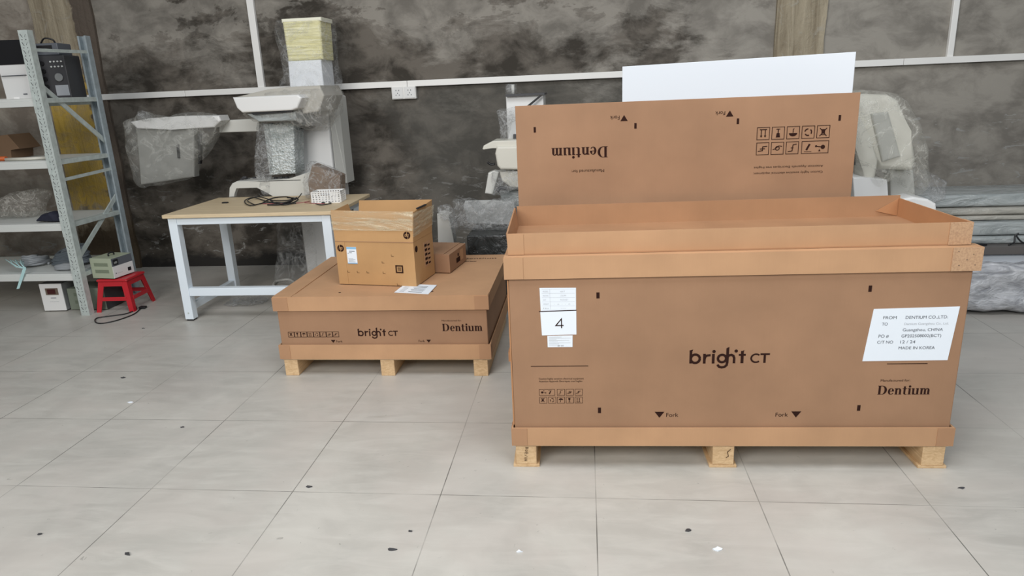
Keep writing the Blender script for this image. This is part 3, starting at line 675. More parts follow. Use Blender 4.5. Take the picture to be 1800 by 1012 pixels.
mk = P.done('printed_mark', M_ink, cb); lab(mk, 'black round logo and handling marks on the carton front')
P = front(cb, .0030); hplet(P, .032, ch-.040, .0205); P.done('logo_lettering', M_carton, mk)
P = Print((0, -.0178, 0), (1, 0, 0), (0, .06, 1)); hp(P, cw-.034, ch+.040, .0205); mk = P.done('printed_mark', M_ink, f1); lab(mk, 'black round logo turned upside down on the raised flap')
P = Print((0, -.0184, 0), (1, 0, 0), (0, .06, 1)); 
P.fr(cw-.034, ch+.040, .0205, math.pi, .22)
P.stroke([(-.42, -.35), (-.42, .95)], .13); P.stroke([(-.42, .25), (-.1, .30), (-.05, .15), (-.05, -.38)], .13); P.stroke([(.12, -.95), (.12, .30)], .13); P.stroke([(.12, .27), (.48, .27), (.50, -.28), (.12, -.30)], .13)
P.done('logo_lettering', M_carton, mk)
lb_ = label(cb, [(.068, .122), (.128, .122), (.128, .218), (.068, .218)], M_paper, .0030, lb='small white label with a light blue top')
P = front(cb, .0034); P.rect(.068, .206, .128, .218); P.rect(.068, .122, .128, .127); P.done('label_band', M_blue, lb_)
P = front(cb, .0034)
for i in range(4): P.rect(.075, .150-i*.006, .105+(i % 2)*.012, .1515-i*.006)
P.text('A', .073, .178, .012); P.rect(.083, .192, .118, .196); P.rect(.083, .184, .1, .187); P.done('lettering', M_inkg, lb_)
bm = new(); box(bm, (cw+.0003, .14, .075), (cw+.0014, .235, .215)); sl = lab(finish('paper_label', bm, M_strip, cb), 'printed shipping label on the shaded end of the carton')
P = Print((cw+.0018, 0, 0), (0, 1, 0), (0, 0, 1))
for i in range(5): P.rect(.15, .085+i*.026, .185, .100+i*.026); P.rect(.195, .082+i*.026, .228, .092+i*.026)
P.done('lettering', M_ink, sl)
P = Print((cw+.0008, 0, 0), (0, 1, 0), (0, 0, 1)); P.disc(.035, .205, .018, 24); P.done('printed_mark', M_ink, cb)
bm = new(); box(bm, (cw+.002, .07, ct-.004), (cw+.014, .20, ct+.004), 0, .002, Matrix.Translation((0, .0, 0))); lab(finish('black_strip', bm, M_black, t), 'black strip lying on the right flap edge')

# flat carton behind it
q0, q1 = atz(787, 483, .469), atz(820, 457, .469)
yaw = math.atan2(q1.y-q0.y, q1.x-q0.x)-math.pi/2
q0 = q0+(q1-q0)*.13; dd = (q1-q0).length
t = empty('cardboard_carton', (q0.x, q0.y, .4675), yaw, 'thin flat brown carton lying behind the taped carton', 'carton')
bm = new(); box(bm, (-.30, 0, 0), (0, dd, .112), 0, .002); fb = finish('body', bm, M_card, t)
bm = new(); box(bm, (-.30, -.001, .1125), (0, .0, .113)); bm.free(); bm = new()
prism(bm, [(-.30, .004, .1125), (-.035, .004, .1125), (-.035, dd-.004, .1125), (-.30, dd-.004, .1125)], (0, 0, .003)); finish('flap', bm, M_card, t)
P = Print((.0006, 0, 0), (0, 1, 0), (0, 0, 1)); P.rect(.12, .03, .20, .06); P.disc(.16, .075, .012, 10); P.done('printed_mark', M_ink, fb)
bm = new(); box(bm, (.0003, dd*.62, .03), (.0012, dd*.80, .095)); lab(finish('paper_label', bm, M_strip, fb), 'pale label on the end of the flat carton')

# ------------------------------------------------------------------ workbench
WX0, WX1, WY0, WY1, WZ = -2.885, -1.655, 4.40, 5.17, .772
t = empty('workbench', ((WX0+WX1)/2, (WY0+WY1)/2, 0), 0, 'workbench with a light wooden top and white square steel legs', 'table')
ox, oy = -(WX0+WX1)/2, -(WY0+WY1)/2
def lb(bm, a, b, bev=.003): box(bm, (a[0]+ox, a[1]+oy, a[2]), (b[0]+ox, b[1]+oy, b[2]), 0, bev); return bm
finish('tabletop', lb(new(), (WX0, WY0, WZ-.025), (WX1, WY1, WZ), .004), M_top, t)
lx0, lx1, ly0, ly1, lw = WX0+.022, WX1-.05, WY0+.025, WY1-.03, .062
for x in (lx0, lx1-lw):
    for y in (ly0, ly1-lw):
        lg = finish('leg', lb(new(), (x, y, .012), (x+lw, y+lw, WZ-.0255)), M_frame, t)
        finish('foot', lb(new(), (x+.006, y+.006, 0), (x+lw-.006, y+lw-.006, .0115)), M_black, lg)
        if y == ly0 and x == lx0:
            bm = new(); cyl(bm, (x+lw/2+ox, y-.003+oy, .06), (x+lw/2+ox, y+oy, .06), .006, 10); finish('bolt', bm, M_steel, lg)
for nm, a, b in (('top_rail', (lx0+lw, ly0+.004, WZ-.075), (lx1-lw, ly0+.05, WZ-.026)), ('top_rail', (lx0+lw, ly1-.05, WZ-.075), (lx1-lw, ly1-.004, WZ-.026)),
    ('top_rail', (lx0+.008, ly0+lw, WZ-.075), (lx0+.05, ly1-lw, WZ-.026)), ('top_rail', (lx1-.05, ly0+lw, WZ-.075), (lx1-.008, ly1-lw, WZ-.026)),
    ('lower_rail', (lx0+lw, ly0+.004, .185), (lx1-lw, ly0+.054, .242)), ('side_rail', (lx0+.008, ly0+lw, .07), (lx0+.05, ly1-lw, .12)), ('side_rail', (lx1-.05, ly0+lw, .07), (lx1-.008, ly1-lw, .12))):
    finish(nm, lb(new(), a, b), M_frame, t)

# ------------------------------------------------------------------ things on the workbench
bk = atz(574, 357, WZ); t = empty('storage_basket', (bk.x, bk.y, WZ), .06, 'small white perforated plastic basket at the right of the workbench', 'basket')
bw_, bd_, bh_ = .205, .13, .082
bm = new()
def perf(bm, x0, x1, z0, z1, y, nx, nz, t_=.003, skip=None, M=None):
    gx, gz = (x1-x0)/nx, (z1-z0)/nz; b = .26
    for i in range(nx+1): box(bm, (x0+i*gx-gx*b, y, z0), (x0+i*gx+gx*b, y+t_, z1), 0, 0, M)
    for j in range(nz+1): box(bm, (x0, y+.0002, z0+j*gz-gz*b*.9), (x1, y+t_-.0002, z0+j*gz+gz*b*.9), 0, 0, M)
perf(bm, -bw_/2, bw_/2, 0.004, bh_*.62, 0, 9, 3); perf(bm, -bw_/2, -bw_*.2, bh_*.62, bh_-.006, 0, 3, 2); perf(bm, bw_*.2, bw_/2, bh_*.62, bh_-.006, 0, 3, 2)
finish('front_panel', bm, M_white, t)
bm = new(); perf(bm, -bw_/2, bw_/2, .004, bh_-.006, bd_, 11, 5); finish('back_panel', bm, M_white, t)
for sx in (-1, 1):
    bm = new(); perf(bm, 0, bd_, .004, bh_-.006, 0, 7, 5, M=Matrix.Translation((sx*bw_/2, .0, 0)) @ Matrix.Rotation(math.pi/2, 4, 'Z')); finish('side_panel', bm, M_white, t)
bm = new(); box(bm, (-bw_/2, 0, .0), (bw_/2, bd_, .003)); finish('base', bm, M_white, t)
bm = new(); strips(bm, bw_, bd_+.003, bh_-.007, bh_, .004, .003); bmesh.ops.translate(bm, vec=(-bw_/2, 0, 0), verts=bm.verts); finish('rim', bm, M_white, t)

t = empty('wrapped_carton', atz(578, 352, WZ)+Vector((0, .06, 0)), 0, 'small brown carton wrapped in clear film leaning behind the basket', 'carton')
base = t.location.copy()
Yc = base.y
pts = A([(537, 348), (532, 322), (540, 286), (548, 282), (602, 305), (604, 335), (600, 350)], Yc)
bm = new(); prism(bm, [p-base+Vector((0, .0, 0)) for p in A([(545, 348), (541, 318), (549, 289), (598, 309), (598, 349)], Yc+.03)], (0, .12, 0), 0, .004); finish('carton', bm, m_card('worn_brown_board', (.26, .185, .13)), t)
bm = pillow([p-base for p in pts], .07, .006, 20, nr=14, ns=80, flat=.35, seed=4, back=2.2); finish('film_wrap', bm, M_film2, t)
cb0 = atz(480, 356, WZ)
bm = new()
def Z(x, y, h=.008): p = atz(x, y, WZ+h); return p
tube(bm, [Z(520, 357), Z(470, 356), Z(440, 361), Z(430, 353), Z(445, 347), Z(470, 354), Z(490, 357, .02), Z(520, 350, .03), Z(530, 340, .05)], .0042, 6)
tube(bm, [Z(448, 360), Z(435, 352, .012), Z(455, 346, .02), Z(480, 352), Z(505, 352, .02), Z(522, 347, .035)], .0042, 6)
tube(bm, [Z(462, 356), Z(480, 348, .03), Z(505, 346, .05), Z(515, 352, .02), Z(495, 359), Z(470, 360)], .005, 6)
tube(bm, [Z(475, 352, .02), Z(490, 359), Z(510, 358, .01), Z(524, 350, .02), Z(505, 347, .045)], .0055, 6)
tag(finish('power_cable', bm, M_black), 'tangled black cable lying on the middle of the workbench', 'cable')
bm = new(); tube(bm, [Z(462, 358, .006), Z(520, 357, .004), Z(545, 353, .004), Z(536, 356, .004), Z(570, 358, .004)], .0022, 5); tag(finish('thin_wire', bm, M_pink), 'thin dull pink wire lying in front of the white basket', 'wire')
bm = new(); p = Z(396, 357, 0); box(bm, (p.x-.022, p.y-.012, WZ), (p.x+.022, p.y+.012, WZ+.009), 0, .002); tag(finish('plastic_clip', bm, M_black), 'tiny black clip lying alone near the left end of the workbench', 'clip')
bm = new(); p = Z(568, 358, 0); tube(bm, [Z(555, 358), Z(565, 360), Z(582, 357), Z(575, 354)], .004, 6); box(bm, (p.x-.01, p.y-.005, WZ), (p.x+.012, p.y+.008, WZ+.012), 0, .002)
tag(finish('cable_plug', bm, M_black), 'small black plug on a short lead in front of the white basket', 'plug')

# ------------------------------------------------------------------ X-ray machine behind the workbench
t = empty('dental_xray_machine', (-2.15, 5.6, 0), 0, 'tall white dental x-ray machine with a yellow foam-wrapped top behind the workbench', 'medical machine')
O = t.location.copy(); loc = lambda L: [p-O for p in L]
Yk = 5.50
c0, c1 = at(513, 300, Yk), at(585, 300, Yk)
bm = new(); prism(bm, [p-O for p in (Vector((c0.x+.02, Yk, 0)), Vector((c1.x, Yk, 0)), Vector((c1.x+.01, Yk, 1.50)), Vector((c1.x-.02, Yk, 1.56)), Vector((c0.x+.02, Yk, 1.56)))], (0, .33, 0), 0, .012); finish('column', bm, M_white, t)
# side cheek of the column, slightly proud
bm = new(); prism(bm, loc([Vector((c1.x+.012, Yk+.03, .80)), Vector((c1.x+.065, Yk+.14, .80)), Vector((c1.x+.065, Yk+.14, 1.50)), Vector((c1.x+.03, Yk+.03, 1.55)), Vector((c1.x+.012, Yk+.03, 1.55))]), (0, .18, 0), 0, .006); finish('side_cover', bm, M_offw, t)
y0, y1 = 5.50, 5.76
def blk(x0, x1, z0, z1, bev=.02, x0t=None, x1t=None): 
    bm = new(); prism(bm, loc([Vector((x0, y0, z0)), Vector((x1, y0, z0)), Vector((x1t if x1t else x1, y0, z1)), Vector((x0t if x0t else x0, y0, z1))]), (0, y1-y0, 0), 0, bev, 3); return bm
a = at(495, 36, y0); b = at(560, 36, y0); c = at(506, 110, y0); d = at(566, 110, y0); e = at(509, 152, y0); f = at(568, 152, y0)
finish('foam_wrap', blk(c.x, d.x+.01, c.z+.012, a.z, .02, a.x, b.x+.01), M_yellow, t)
bm = blk(a.x-.004, b.x+.02, a.z-.018, a.z+.012, .012); lab(finish('top_cap', bm, mat('pale_foam_sheet', (.92, .90, .74), .6), t), 'pale cap sheet on the foam')
finish('top_housing', blk(e.x, f.x+.005, e.z-.03, c.z+.011, .01, c.x), mat('white_wrapped_box', (.86, .89, .93), .3), t)
bm = pillow([p-O for p in A([(492, 34), (585, 34), (586, 70), (590, 110), (598, 145), (592, 160), (505, 162), (498, 152), (508, 140), (500, 90), (490, 60)], 5.62)], .36, .008, 13, 18, 120, .25, 2); finish('film_wrap', bm, M_film, t)
# head
hy0, hy1 = 5.00, 5.62
def hp_(px_, py_, Y): return at(px_, py_, Y)-O
bm = new(); 
h = [hp_(408, 171, hy0), hp_(523, 166, hy0), hp_(530, 172, hy0), hp_(522, 190, hy0), hp_(512, 194, hy0), hp_(425, 198, hy0), hp_(416, 190, hy0)]
prism(bm, h, (.10, hy1-hy0, 0.0), 0, .012); finish('rotating_head', bm, M_white, t)
bm = new(); prism(bm, [hp_(412, 171, hy0+.10), hp_(470, 157, hy0+.10), hp_(520, 152, hy0+.10), hp_(562, 150, hy0+.10), hp_(570, 168, hy0+.10), hp_(560, 196, hy0+.10), hp_(532, 200, hy0+.10), hp_(524, 172, hy0+.10)], (0, .42, 0), 0, .012); lab(finish('head_housing', bm, mat('dull_beige_film_cover', (.46, .44, .39), .35), t), 'beige film-covered housing behind the white lip')
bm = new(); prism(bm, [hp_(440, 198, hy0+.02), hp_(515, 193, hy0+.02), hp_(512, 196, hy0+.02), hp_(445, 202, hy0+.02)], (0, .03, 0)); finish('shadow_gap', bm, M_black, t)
bm = new(); prism(bm, [hp_(432, 200, hy0+.05), hp_(520, 196, hy0+.05), hp_(520, 212, hy0+.05), hp_(455, 214, hy0+.05)], (0, .30, 0), 0, .01); lab(finish('head_base', bm, M_wrapg, t), 'film-covered underside of the head')
bm = pillow([p-O for p in A([(470, 158), (520, 152), (592, 150), (602, 165), (600, 200), (575, 232), (545, 228), (520, 218), (455, 213), (430, 200), (440, 195), (515, 190)], 5.25)], .40, .010, 11, 18, 120, .4, 5); finish('film_wrap', bm, M_film3, t)
bm = new(); prism(bm, [hp_(520, 222, 5.35), hp_(546, 222, 5.35), hp_(546, 226, 5.35), hp_(520, 227, 5.35)], (0, .1, 0)); finish('bracket', bm, M_black, t)
# bubble wrapped sensor arm
bm = new(); prism(bm, [hp_(462, 218, 5.22), hp_(516, 214, 5.22), hp_(519, 305, 5.22), hp_(473, 308, 5.22)], (0, .2, 0), 0, .012); bmesh.ops.subdivide_edges(bm, edges=bm.edges, cuts=3, use_grid_fill=True); finish('sensor_arm', bm, M_bubble, t, True)
bm = pillow([p-O for p in A([(452, 216), (470, 212), (480, 250), (478, 300), (476, 345), (462, 344), (450, 310), (447, 290), (450, 260)], 5.22)], .06, .009, 22, 12, 90, .5, 8); finish('film_sleeve', bm, M_film2, t)
# chin support
Ych = 5.20
bm = new()
prism(bm, [hp_(402, 347, Ych), hp_(403, 330, Ych), hp_(408, 322, Ych), hp_(416, 319, Ych), hp_(505, 317, Ych), hp_(548, 300, Ych), hp_(548, 340, Ych), hp_(524, 350, Ych), hp_(485, 349, Ych), hp_(452, 328, Ych), hp_(414, 329, Ych), hp_(411, 346, Ych)], (0, .05, 0), 0, .008)
box(bm, tuple(hp_(414, 321, Ych)), tuple(hp_(530, 314, Ych)+Vector((0, .22, -.005))), 0, .008)
finish('chin_support', bm, M_offw, t)
bm = new(); rnd = random.Random(5)
for k in range(26):
    xx = rnd.choice([rnd.uniform(425, 448), rnd.uniform(478, 505)]); p = hp_(xx, rnd.uniform(312, 318), Ych+rnd.uniform(.03, .17)); box(bm, p-Vector((.012, .008, .004)), p+Vector((.012, .008, .010)), 0, .002)
lab(finish('clamp_parts', bm, M_dark, t), 'dark clamp parts on the chin support')
bm = new(); prism(bm, [hp_(530, 306, 5.21), hp_(548, 300, 5.21), hp_(549, 352, 5.21), hp_(530, 352, 5.21)], (0, .25, 0), 0, .01); lab(finish('lower_carriage', bm, M_wrapg, t), 'film-covered lower carriage')
# ceph arm and unit
bm = new(); prism(bm, [hp_(385, 212, 5.45), hp_(455, 208, 5.45), hp_(455, 231, 5.45), hp_(385, 233, 5.45)], (0, .10, 0), 0, .008)
finish('cephalometric_arm', bm, M_offw, t)
bm = new(); prism(bm, [hp_(238, 216, 5.36), hp_(341, 214, 5.36), hp_(341, 311, 5.36), hp_(247, 325, 5.36)], (0, .09, 0), 0, .012); lab(finish('detector_box', bm, mat('grey_white_box', (.30, .30, .28), .5), t), 'grey-white detector box inside the film')
bm = new(); prism(bm, [hp_(228, 214, 5.30), hp_(262, 208, 5.30), hp_(318, 204, 5.30), hp_(384, 203, 5.30), hp_(388, 212, 5.30), hp_(376, 224, 5.30), hp_(300, 228, 5.30), hp_(240, 226, 5.30)], (0, .16, 0), 0, .014); finish('detector_head', bm, M_white, t)
bm = pillow([p-O for p in A([(244, 211), (240, 202), (250, 193), (257, 195), (264, 203), (268, 212)], 5.30)], .10, .012, 20, 10, 60, .5, 9); finish('film_knot', bm, M_film2, t)
bm = new(); prism(bm, [hp_(310, 255, 5.35), hp_(314, 254, 5.35), hp_(316, 278, 5.35), hp_(312, 278, 5.35)], (0, .01, 0)); finish('ear_rod', bm, M_black, t); bm = new(); prism(bm, [hp_(347, 236, 5.34), hp_(353, 236, 5.34), hp_(352, 288, 5.34), hp_(348, 288, 5.34)], (0, .03, 0)); finish('side_bar', bm, M_black, t)
pk = [(219, 212), (240, 205), (252, 194), (262, 200), (300, 205), (318, 198), (352, 196), (380, 199), (396, 212), (388, 235), (372, 262), (352, 285), (342, 312), (300, 322), (250, 330), (241, 318), (230, 270)]
bm = pillow([p-O for p in A(pk, 5.36)], .26, .009, 9, 24, 140, .35, 1); lab(finish('film_wrap', bm, m_film('cloudy_plastic_film', .15, .30, 4, (.60, .60, .56), .16), t), 'clear film bag round the hanging detector')
# film hanging under the bench in front of the column foot
bm = pillow([p-O for p in A([(487, 392), (520, 390), (552, 392), (556, 440), (560, 490), (520, 500), (483, 498), (488, 450)], 5.36)], .10, .010, 10, 20, 110, .5, 11); lab(finish('film_wrap', bm, M_film, t), 'film hanging under the bench')

# under the bench
f0 = atz(428, 535, 0); bm = pillow([Vector((-.17, 0, 0)), Vector((-.06, .0, .03)), Vector((.08, 0, .035)), Vector((.17, 0, .01)), Vector((.15, 0, -.0)), Vector((0, 0, -.0))], .22, .008, 24, 14, 80, .5, 3)
zmin = min(v.co.z for v in bm.verts); bmesh.ops.translate(bm, vec=(0, 0, -zmin), verts=bm.verts)
o = finish('crumpled_film', bm, M_film2); o.location = (f0.x, f0.y+.05, 0); tag(o, 'crumpled scrap of clear film on the floor under the workbench', 'plastic film')
bm = new(); R = [atz(481, 500, .012), atz(487, 494, .012), atz(508, 491, .012), atz(519, 498, .012), atz(516, 503, .012), atz(486, 504, .012)]
tube(bm, [p-R[0] for p in R], .011, 8, 0, True, 4); o = finish('plastic_ring', bm, M_offw); o.location = R[0]; tag(o, 'flat white plastic loop on the floor under the workbench', 'plastic part')

# ------------------------------------------------------------------ machine in the middle, behind the panel
t = empty('dental_xray_machine', (-.42, 5.3, 0), 0, 'white dental x-ray machine half hidden behind the printed cardboard panel', 'medical machine')
O = t.location.copy(); Ym = 5.2
bm = new(); a = at(889, 168, Ym); b = at(955, 164, Ym); prism(bm, loc([Vector((a.x, Ym, 0)), Vector((b.x, Ym, 0)), Vector((b.x, Ym, b.z)), Vector((a.x, Ym, a.z))]), (0, .28, 0), 0, .008); finish('column', bm, M_white, t)
bm = new(); prism(bm, [hp_(889, 166, 5.16), hp_(957, 163, 5.16), hp_(957, 166.5, 5.16), hp_(889, 170, 5.16)], (0, .34, 0)); finish('top_plate', bm, M_dark, t)
bm = new(); q = hp_(899, 166, 5.3); cyl(bm, q, q+Vector((0, 0, .075)), .045, 20); finish('clear_canister', bm, M_film, t)
bm = new(); q = hp_(902, 166, 5.28); cyl(bm, q, q+Vector((0, 0, .07)), .012, 10); finish('canister_rod', bm, M_offw, t)
bm = new(); prism(bm, [hp_(948, 168, 5.15), hp_(953, 168, 5.15), hp_(932, 186, 5.15), hp_(926, 186, 5.15)], (0, .012, 0)); finish('black_strap', bm, M_black, t)
bm = new(); prism(bm, [hp_(902, 236, 5.15), hp_(920, 236, 5.15), hp_(920, 252, 5.15), hp_(902, 250, 5.15)], (0, .05, 0), 0, .004); finish('connector', bm, M_dark, t)
bm = pillow([p-O for p in A([(872, 196), (880, 190), (915, 188), (925, 200), (900, 215), (892, 246), (880, 247), (878, 215)], 5.12)], .12, .010, 22, 12, 80, .5, 21); finish('film_wrap', bm, M_film2, t)
bm = new(); prism(bm, [hp_(848, 262, 5.0), hp_(850, 256, 5.0), hp_(866, 248, 5.0), hp_(925, 246, 5.0), hp_(925, 262, 5.0), hp_(866, 259, 5.0), hp_(850, 263, 5.0)], (0, .25, 0), 0, .005); finish('arm_cover', bm, M_cream, t)
bm = new(); prism(bm, [hp_(873, 257, 4.98), hp_(928, 256, 4.98), hp_(928, 299, 4.98), hp_(880, 298, 4.98), hp_(874, 292, 4.98), hp_(870, 270, 4.98)], (0, .12, 0), 0, .016); finish('head_shell', bm, M_cream, t)
bm = new(); tube(bm, [hp_(857, 285, 5.05), hp_(863, 289, 5.05), hp_(870, 288, 5.05)], .008, 8); finish('hook', bm, M_black, t)
bm = new(); prism(bm, [hp_(852, 340, 5.0), hp_(858, 304, 5.0), hp_(868, 300, 5.0), hp_(877, 302, 5.0), hp_(866, 342, 5.0)], (0, .10, 0), 0, .010); finish('side_pad', bm, M_offw, t)
bm = new(); prism(bm, [hp_(877, 301, 5.02), hp_(928, 300, 5.02), hp_(928, 332, 5.02), hp_(897, 329, 5.02), hp_(882, 318, 5.02)], (0, .14, 0), 0, .012); finish('lower_shell', bm, M_cream, t)
bm = pillow([p-O for p in A([(864, 303), (880, 298), (925, 300), (926, 334), (905, 332), (880, 345), (864, 342)], 4.99)], .10, .009, 22, 12, 90, .5, 23); finish('film_wrap', bm, M_film2, t)
bm = new(); tube(bm, [hp_(874, 336, 4.97), hp_(880, 330, 4.97), hp_(890, 332, 4.97)], .013, 8); finish('cable_clip', bm, M_dark, t)
bm = new(); prism(bm, [hp_(878, 336, 5.08), hp_(925, 336, 5.08), hp_(925, 365, 5.08), hp_(883, 365, 5.08)], (0, .1, 0), 0, .008); finish('lower_carriage', bm, M_wrapg, t)

# film heap, dark wrapped box and white wedge behind the small crate
Yb = 4.62; a = at(820, 414, Yb); b = at(908, 412, Yb)
bm = new(); box(bm, (a.x, Yb, 0), (b.x+.06, Yb+.42, a.z), 0, .01); o = finish('wrapped_box', bm, M_wrapk); tag(o, 'dark box tightly wrapped in shiny clear film behind the small crate', 'box')
pts = A([(796, 412), (797, 362), (815, 364), (828, 362), (836, 380), (850, 376), (866, 364), (880, 360), (908, 362), (914, 414), (860, 416), (820, 415)], Yb+.18)
bm = pillow(pts, .26, .013, 12, 24, 140, .4, 31); zmin = min(v.co.z for v in bm.verts)
o = finish('crumpled_film', bm, M_film2); o.location.z = max(0, a.z+.002-zmin); tag(o, 'large heap of shiny crumpled film on the dark wrapped box', 'plastic film')
bm = new(); prism(bm, A([(815, 372), (818, 363), (868, 362), (905, 365), (905, 405), (822, 402)], Yb+.34), (0, .04, 0), 0, .006); 
o = finish('foam_sheet', bm, mat('pale_grey_foam', (.48, .49, .48), .6)); z_ = min(v[2] for v in o.bound_box); o.location.z = a.z-z_+.001; tag(o, 'pale grey foam sheet standing on the dark wrapped box behind the film heap', 'foam')
a = at(776, 374, 4.75); b = at(798, 420, 4.75)
bm = new(); prism(bm, [Vector((a.x-.06, 4.75, 0)), Vector((b.x+.01, 4.75, 0)), at(797, 420, 4.75), at(789, 378, 4.75), at(776, 374, 4.75), at(768, 376, 4.75)], (0, .12, 0), 0, .008); tag(finish('machine_cover', bm, M_offw), 'white tapering plastic cover standing just right of the taped carton', 'cover')
pts = A([(768, 362), (790, 358), (800, 375), (806, 405), (799, 415), (790, 380), (770, 385)], 4.70)
bm = pillow(pts, .08, .008, 20, 10, 70, .5, 35); tag(finish('crumpled_film', bm, M_film2), 'strip of clear film hanging over the white tapering cover', 'plastic film')

# ------------------------------------------------------------------ wrapped machine at the right of the panel
t = empty('dental_chair_unit', (1.75, 4.3, 0), 0, 'cream machine head in a clear film bag right of the printed panel', 'medical machine')
O = t.location.copy()
Yr = 4.15
bm = new(); prism(bm, [hp_(1502, 352, Yr-.1), hp_(1499, 312, Yr-.1), hp_(1520, 312, Yr-.1), hp_(1560, 316, Yr-.1), hp_(1561, 345, Yr-.1), hp_(1561, 352, Yr-.1)], (0, .3, 0), 0, .006)
box(bm, (-.32, -.05, 0), (-.02, .25, .78), 0, .01); finish('base_cabinet', bm, M_white, t)
bm = new(); prism(bm, [hp_(1480, 172, Yr), hp_(1512, 165, Yr), hp_(1562, 166, Yr), hp_(1580, 176, Yr), hp_(1602, 230, Yr), hp_(1612, 280, Yr), hp_(1606, 300, Yr), hp_(1545, 298, Yr), hp_(1520, 240, Yr), hp_(1480, 215, Yr)], (0, .22, 0), 0, .03, 4); finish('head_shell', bm, M_cream, t, True)
bm = new(); prism(bm, [hp_(1532, 200, Yr-.02), hp_(1562, 196, Yr-.02), hp_(1584, 275, Yr-.02), hp_(1552, 285, Yr-.02)], (0, .05, 0), 0, .012); finish('inner_panel', bm, mat('grey_cream_panel', (.46, .46, .42), .5), t)
bm = new(); prism(bm, [hp_(1480, 215, Yr-.04), hp_(1512, 200, Yr-.04), hp_(1530, 240, Yr-.04), hp_(1545, 280, Yr-.04), hp_(1540, 310, Yr-.04), hp_(1528, 325, Yr-.04), hp_(1515, 318, Yr-.04), hp_(1514, 270, Yr-.04), hp_(1500, 245, Yr-.04)], (0, .12, 0), 0, .02, 4); finish('arm_cushion', bm, M_cream, t, True)
bm = new(); prism(bm, [hp_(1498, 275, Yr+.05), hp_(1514, 262, Yr+.05), hp_(1518, 292, Yr+.05), hp_(1500, 290, Yr+.05)], (0, .05, 0)); finish('pivot', bm, M_dark, t)
bm = new(); prism(bm, [hp_(1565, 298, Yr+.1), hp_(1606, 300, Yr+.1), hp_(1610, 350, Yr+.1), hp_(1566, 352, Yr+.1)], (0, .1, 0), 0, .01); box(bm, tuple(hp_(1570, 350, Yr+.1)), tuple(hp_(1600, 352, Yr+.1)*1)[:2]+(0,)) if False else None; finish('lower_shell', bm, M_offw, t)
pk = [(1482, 168), (1512, 157), (1560, 160), (1582, 172), (1600, 200), (1616, 245), (1622, 290), (1624, 318), (1612, 345), (1590, 330), (1580, 312), (1560, 310), (1545, 322), (1530, 330), (1516, 320), (1508, 290), (1492, 280)]
bm = pillow([p-O for p in A(pk, Yr)], .34, .012, 9, 24, 150, .35, 41, back=.8); finish('film_wrap', bm, m_film('cream_tinted_film', .15, .32, 4, (.70, .69, .62), .16), t)
bm = pillow([p-O for p in A([(1598, 318), (1620, 300), (1640, 306), (1662, 318), (1655, 350), (1630, 356), (1600, 352)], Yr+.2)], .14, .013, 14, 16, 90, .5, 43); finish('film_wrap', bm, M_film2, t)
a = at(1590, 345, 4.2); b = at(1648, 380, 4.2)
bm = new(); prism(bm, A([(1574, 352), (1606, 346), (1632, 350), (1646, 358), (1648, 385), (1570, 385)], 3.98), (0, .14, 0), 0, .012)
box(bm, (at(1570, 385, 3.98).x, 3.98, 0), (at(1646, 385, 3.98).x, 4.12, .72)); tag(finish('machine_cover', bm, M_white), 'white rounded plastic cover between the open tray and the wrapped boards', 'cover')

# wrapped long boards, stacked, at the right
xL = 1.95; levels = [(341, 364, M_wrapg, 4.75), (365, 378, M_wrapb, 4.72), (379, 388, M_wrapb, 4.71), (389, 413, M_wrapg, 4.66), (413, 427, M_wrapg, 4.64)]
zz = at(1800, 434, 4.6).z
zb0 = zz
lbl = ['pale grey film-wrapped board, topmost of the long stack at the right wall', 'beige film-wrapped board, second from the top of the long stack',
       'thin beige wrapped board in the middle of the long stack', 'grey-green film-wrapped board, fourth from the top of the long stack', 'white-edged wrapped board, lowest of the long stack']
hs = [at(1720, a_, Y_).z-at(1720, b_, Y_).z for a_, b_, m_, Y_ in levels]
z = zb0+.012
for i in (4, 3, 2, 1, 0):
    a_, b_, m_, Y_ = levels[i]; h_ = hs[i]
    bm = new(); box(bm, (xL+.03*i, Y_, z), (4.6, Y_+.40, z+h_-.004), 0, min(.018, h_*.3), seg=3)
    tag(finish('wrapped_board', bm, m_, None, True), lbl[i], 'board', 'long wrapped boards stacked at the right'); z += h_
t = empty('low_bench', (3.2, 4.85, 0), 0, 'low dark steel bench carrying the stack of long wrapped boards', 'bench')
ztp = zb0+.0115
bm = new(); box(bm, (-1.35, -.27, ztp-.055), (1.4, .40, ztp), 0, .003); finish('bench_top', bm, mat('brown_grey_steel', (.12, .11, .105), .5), t)
for x in (-1.25, 1.25):
    for y in (.0, .34):
        bm = new(); box(bm, (x-.03, y-.03, 0), (x+.03, y+.03, ztp-.0555)); finish('leg', bm, M_steeld, t)
bm = new(); yq = 4.60
tube(bm, [Vector((at(1705, 431, yq).x, yq, ztp+.006)), Vector((at(1720, 430, yq).x, yq, ztp+.01)), Vector((at(1735, 432, yq).x, yq+.01, ztp+.006))], .008, 6); tag(finish('rubber_strip', bm, M_black), 'short black strip lying on the low steel bench close to the big crate lid', 'strip'); bm = new()
tube(bm, [Vector((at(1770, 438, yq).x, 4.59, ztp+.005)), Vector((at(1781, 434, yq).x, 4.60, ztp+.02)), Vector((at(1784, 428, yq).x, 4.61, ztp+.06)), Vector((at(1790, 424, yq).x, 4.61, ztp+.075)), Vector((at(1786, 430, yq).x, 4.61, ztp+.06)), Vector((at(1795, 436, yq).x, 4.6, ztp+.02)), Vector((at(1812, 437, yq).x, 4.6, ztp+.008))], .005, 6)
tag(finish('power_cable', bm, M_black), 'short black cable lying on the edge of the low steel bench', 'cable')
